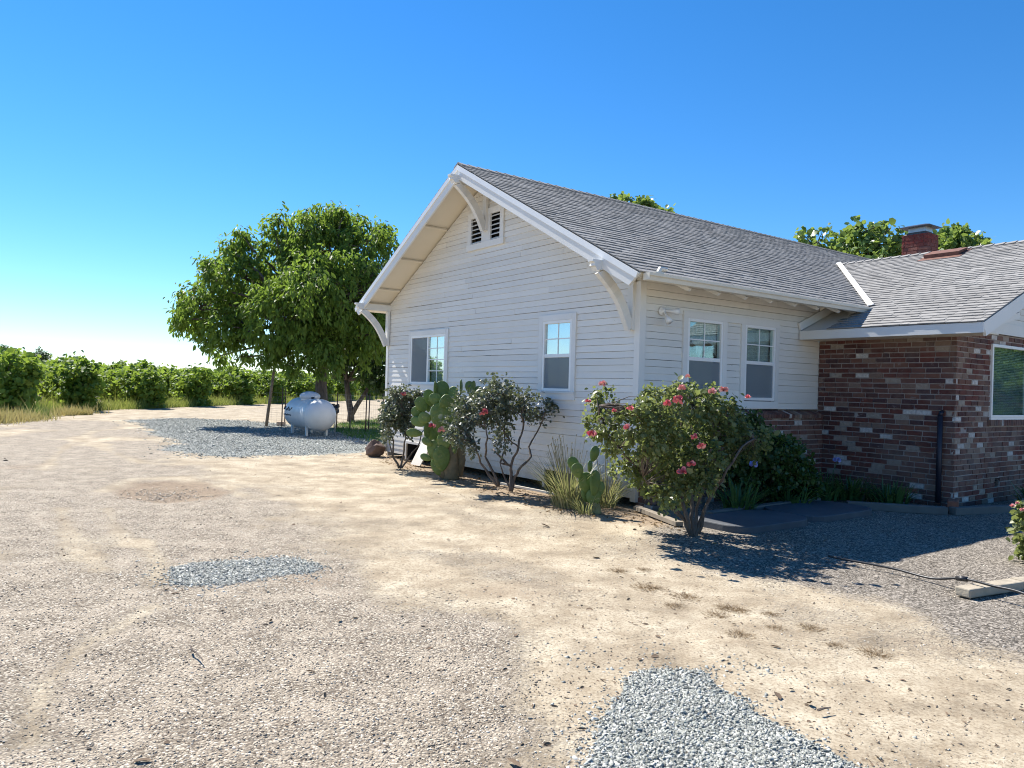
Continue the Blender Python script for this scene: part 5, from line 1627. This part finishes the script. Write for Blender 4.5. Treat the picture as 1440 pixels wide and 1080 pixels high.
def strap_clump(name, label, cat, base, n, h, w, mat, spread=.5, stalks=0, heads=None, lean_bias=(0, 0), r0=.12, curve=.5):
    t = empty(name, base, 0, label, cat)
    m_v = []; m_f = []
    for i in range(n):
        a = random.uniform(0, 2 * math.pi); out = Vector((math.cos(a), math.sin(a), 0)); rr = random.random() ** .5 * r0
        hh = h * random.uniform(.55, 1.1); sp = spread * random.uniform(.2, 1.2)
        side = Vector((-out.y, out.x, 0)) * w * random.uniform(.7, 1.2)
        o = len(m_v); K = 5
        for k in range(K + 1):
            s = k / K
            p = out * (rr + sp * hh * (s ** 1.6)) + Vector((lean_bias[0], lean_bias[1], 0)) * s * hh + Vector((0, 0, hh * (s - curve * sp * s * s)))
            wd = (1 - s ** 2 * .9)
            m_v += [p - side * wd, p + side * wd]
        m_f += [(o + 2 * k, o + 2 * k + 1, o + 2 * k + 3, o + 2 * k + 2) for k in range(K)]
    mb = MB(); mb.add(m_v, m_f); mb.build('leaves', mat, t)
    if stalks:
        mb = MB()
        for i in range(stalks):
            a = random.uniform(0, 2 * math.pi); d = Vector((math.cos(a), math.sin(a), 0)) * random.uniform(.05, .45) * h + Vector((lean_bias[0], lean_bias[1], 0)) * h
            p = Vector((0, 0, h * random.uniform(.95, 1.35))) + d
            mb.tube(bend((d.x * .1, d.y * .1, 0), p, 4, .03, .01), [.005, .0045, .004, .0035, .003], 4); mb.ball(p, .008, 6, 5, (1, 1, 1.6))
        mb.build('seed_stalks', plain('dry_stalk', (.22, .20, .13), .8, .2, 8), t)
    for c in (heads or []):
        c = Vector(c); mb = MB(); mb.tube(bend((0, 0, .1), c, 4, .05, .01), .006, 5); mb.build('flower_stalk', GREENS, t)
        flower(c, .06, BLUEF.m, t, 30)
    return t


GREENS = leaf_mat('strap_leaf', [(.03, .075, .022), (.05, .11, .03), (.08, .15, .045)], (.2, .32, .06), .3, .35)
TUFT = leaf_mat('tuft_leaf', [(.045, .08, .03), (.08, .12, .045), (.15, .17, .075), (.34, .29, .16)], (.4, .42, .14), .35, .5)
cl = gr(800, 712)
strap_clump('grass_clump', 'spiky grey green grass clump with seed stalks left of the small cactus', 'grass clump', cl, 260, .72, .008, TUFT, .8, 34, None, (-.12, .02), .24, .3)
strap_clump('grass_clump', 'sparse grey grass clump with pale stalks right of the small cactus', 'grass clump', gr(852, 712), 120, .60, .007, TUFT, .95, 16, None, (.10, .05), .16, .35)
strap_clump('grass_clump', 'low tuft of dry grass at the foot of the small cactus', 'grass clump', gr(822, 722), 70, .34, .006, TUFT, .9, 0, None, (-.1, -.05), .14, .35)
strap_clump('agapanthus', 'blue flowered agapanthus in the bed right behind the big rose', 'agapanthus', hw(.95, -1.0), 90, .55, .018, GREENS, .8, 0, [at(1060, 654, 9.9) - hw(.95, -1.0)], r0=.22)
strap_clump('agapanthus', 'blue flowered agapanthus under the brick wall between shrub and pipe', 'agapanthus', hw(3.25, -.85), 90, .50, .018, GREENS, .8, 0, [at(1177, 648, 11.7) - hw(3.25, -.85)], r0=.22)
strap_clump('agapanthus', 'strap leaved clump without flowers left of the standing pipe', 'agapanthus', hw(3.75, -1.6), 120, .42, .018, GREENS, .85, 0, [], r0=.3)
strap_clump('agapanthus', 'strap leaved clump against the brick wall midway along the bed', 'agapanthus', hw(3.7, -1.0), 110, .45, .018, GREENS, .85, 0, [], r0=.3)
strap_clump('agapanthus', 'strap leaved clump at the foot of the dark shrub', 'agapanthus', hw(2.2, -.95), 110, .42, .018, GREENS, .85, 0, [], r0=.3)
strap_clump('agapanthus', 'strap leaved clump under the window with blinds', 'agapanthus', hw(6.0, -2.75), 90, .42, .018, GREENS, .85, 0, [], r0=.25)
# dead leaf litter under the shrubs
q = rand_in(BED, 2600, 0, .4); n = len(q)
D_ = norm(np.column_stack([rng.normal(0, 1, (n, 2)), rng.normal(0, .25, n)])); Nn = norm(np.column_stack([rng.normal(0, .4, (n, 2)), np.ones(n)])); X = norm(np.cross(D_, Nn)); Z = np.cross(X, D_); L = rng.uniform(.025, .06, n)
o = scatter('leaf_litter', LEAF_V, LEAF_F, np.column_stack([q, ground_height(q) + .006]), X * L[:, None], D_ * L[:, None], Z * L[:, None], DRYW)
props(o, kind='stuff')
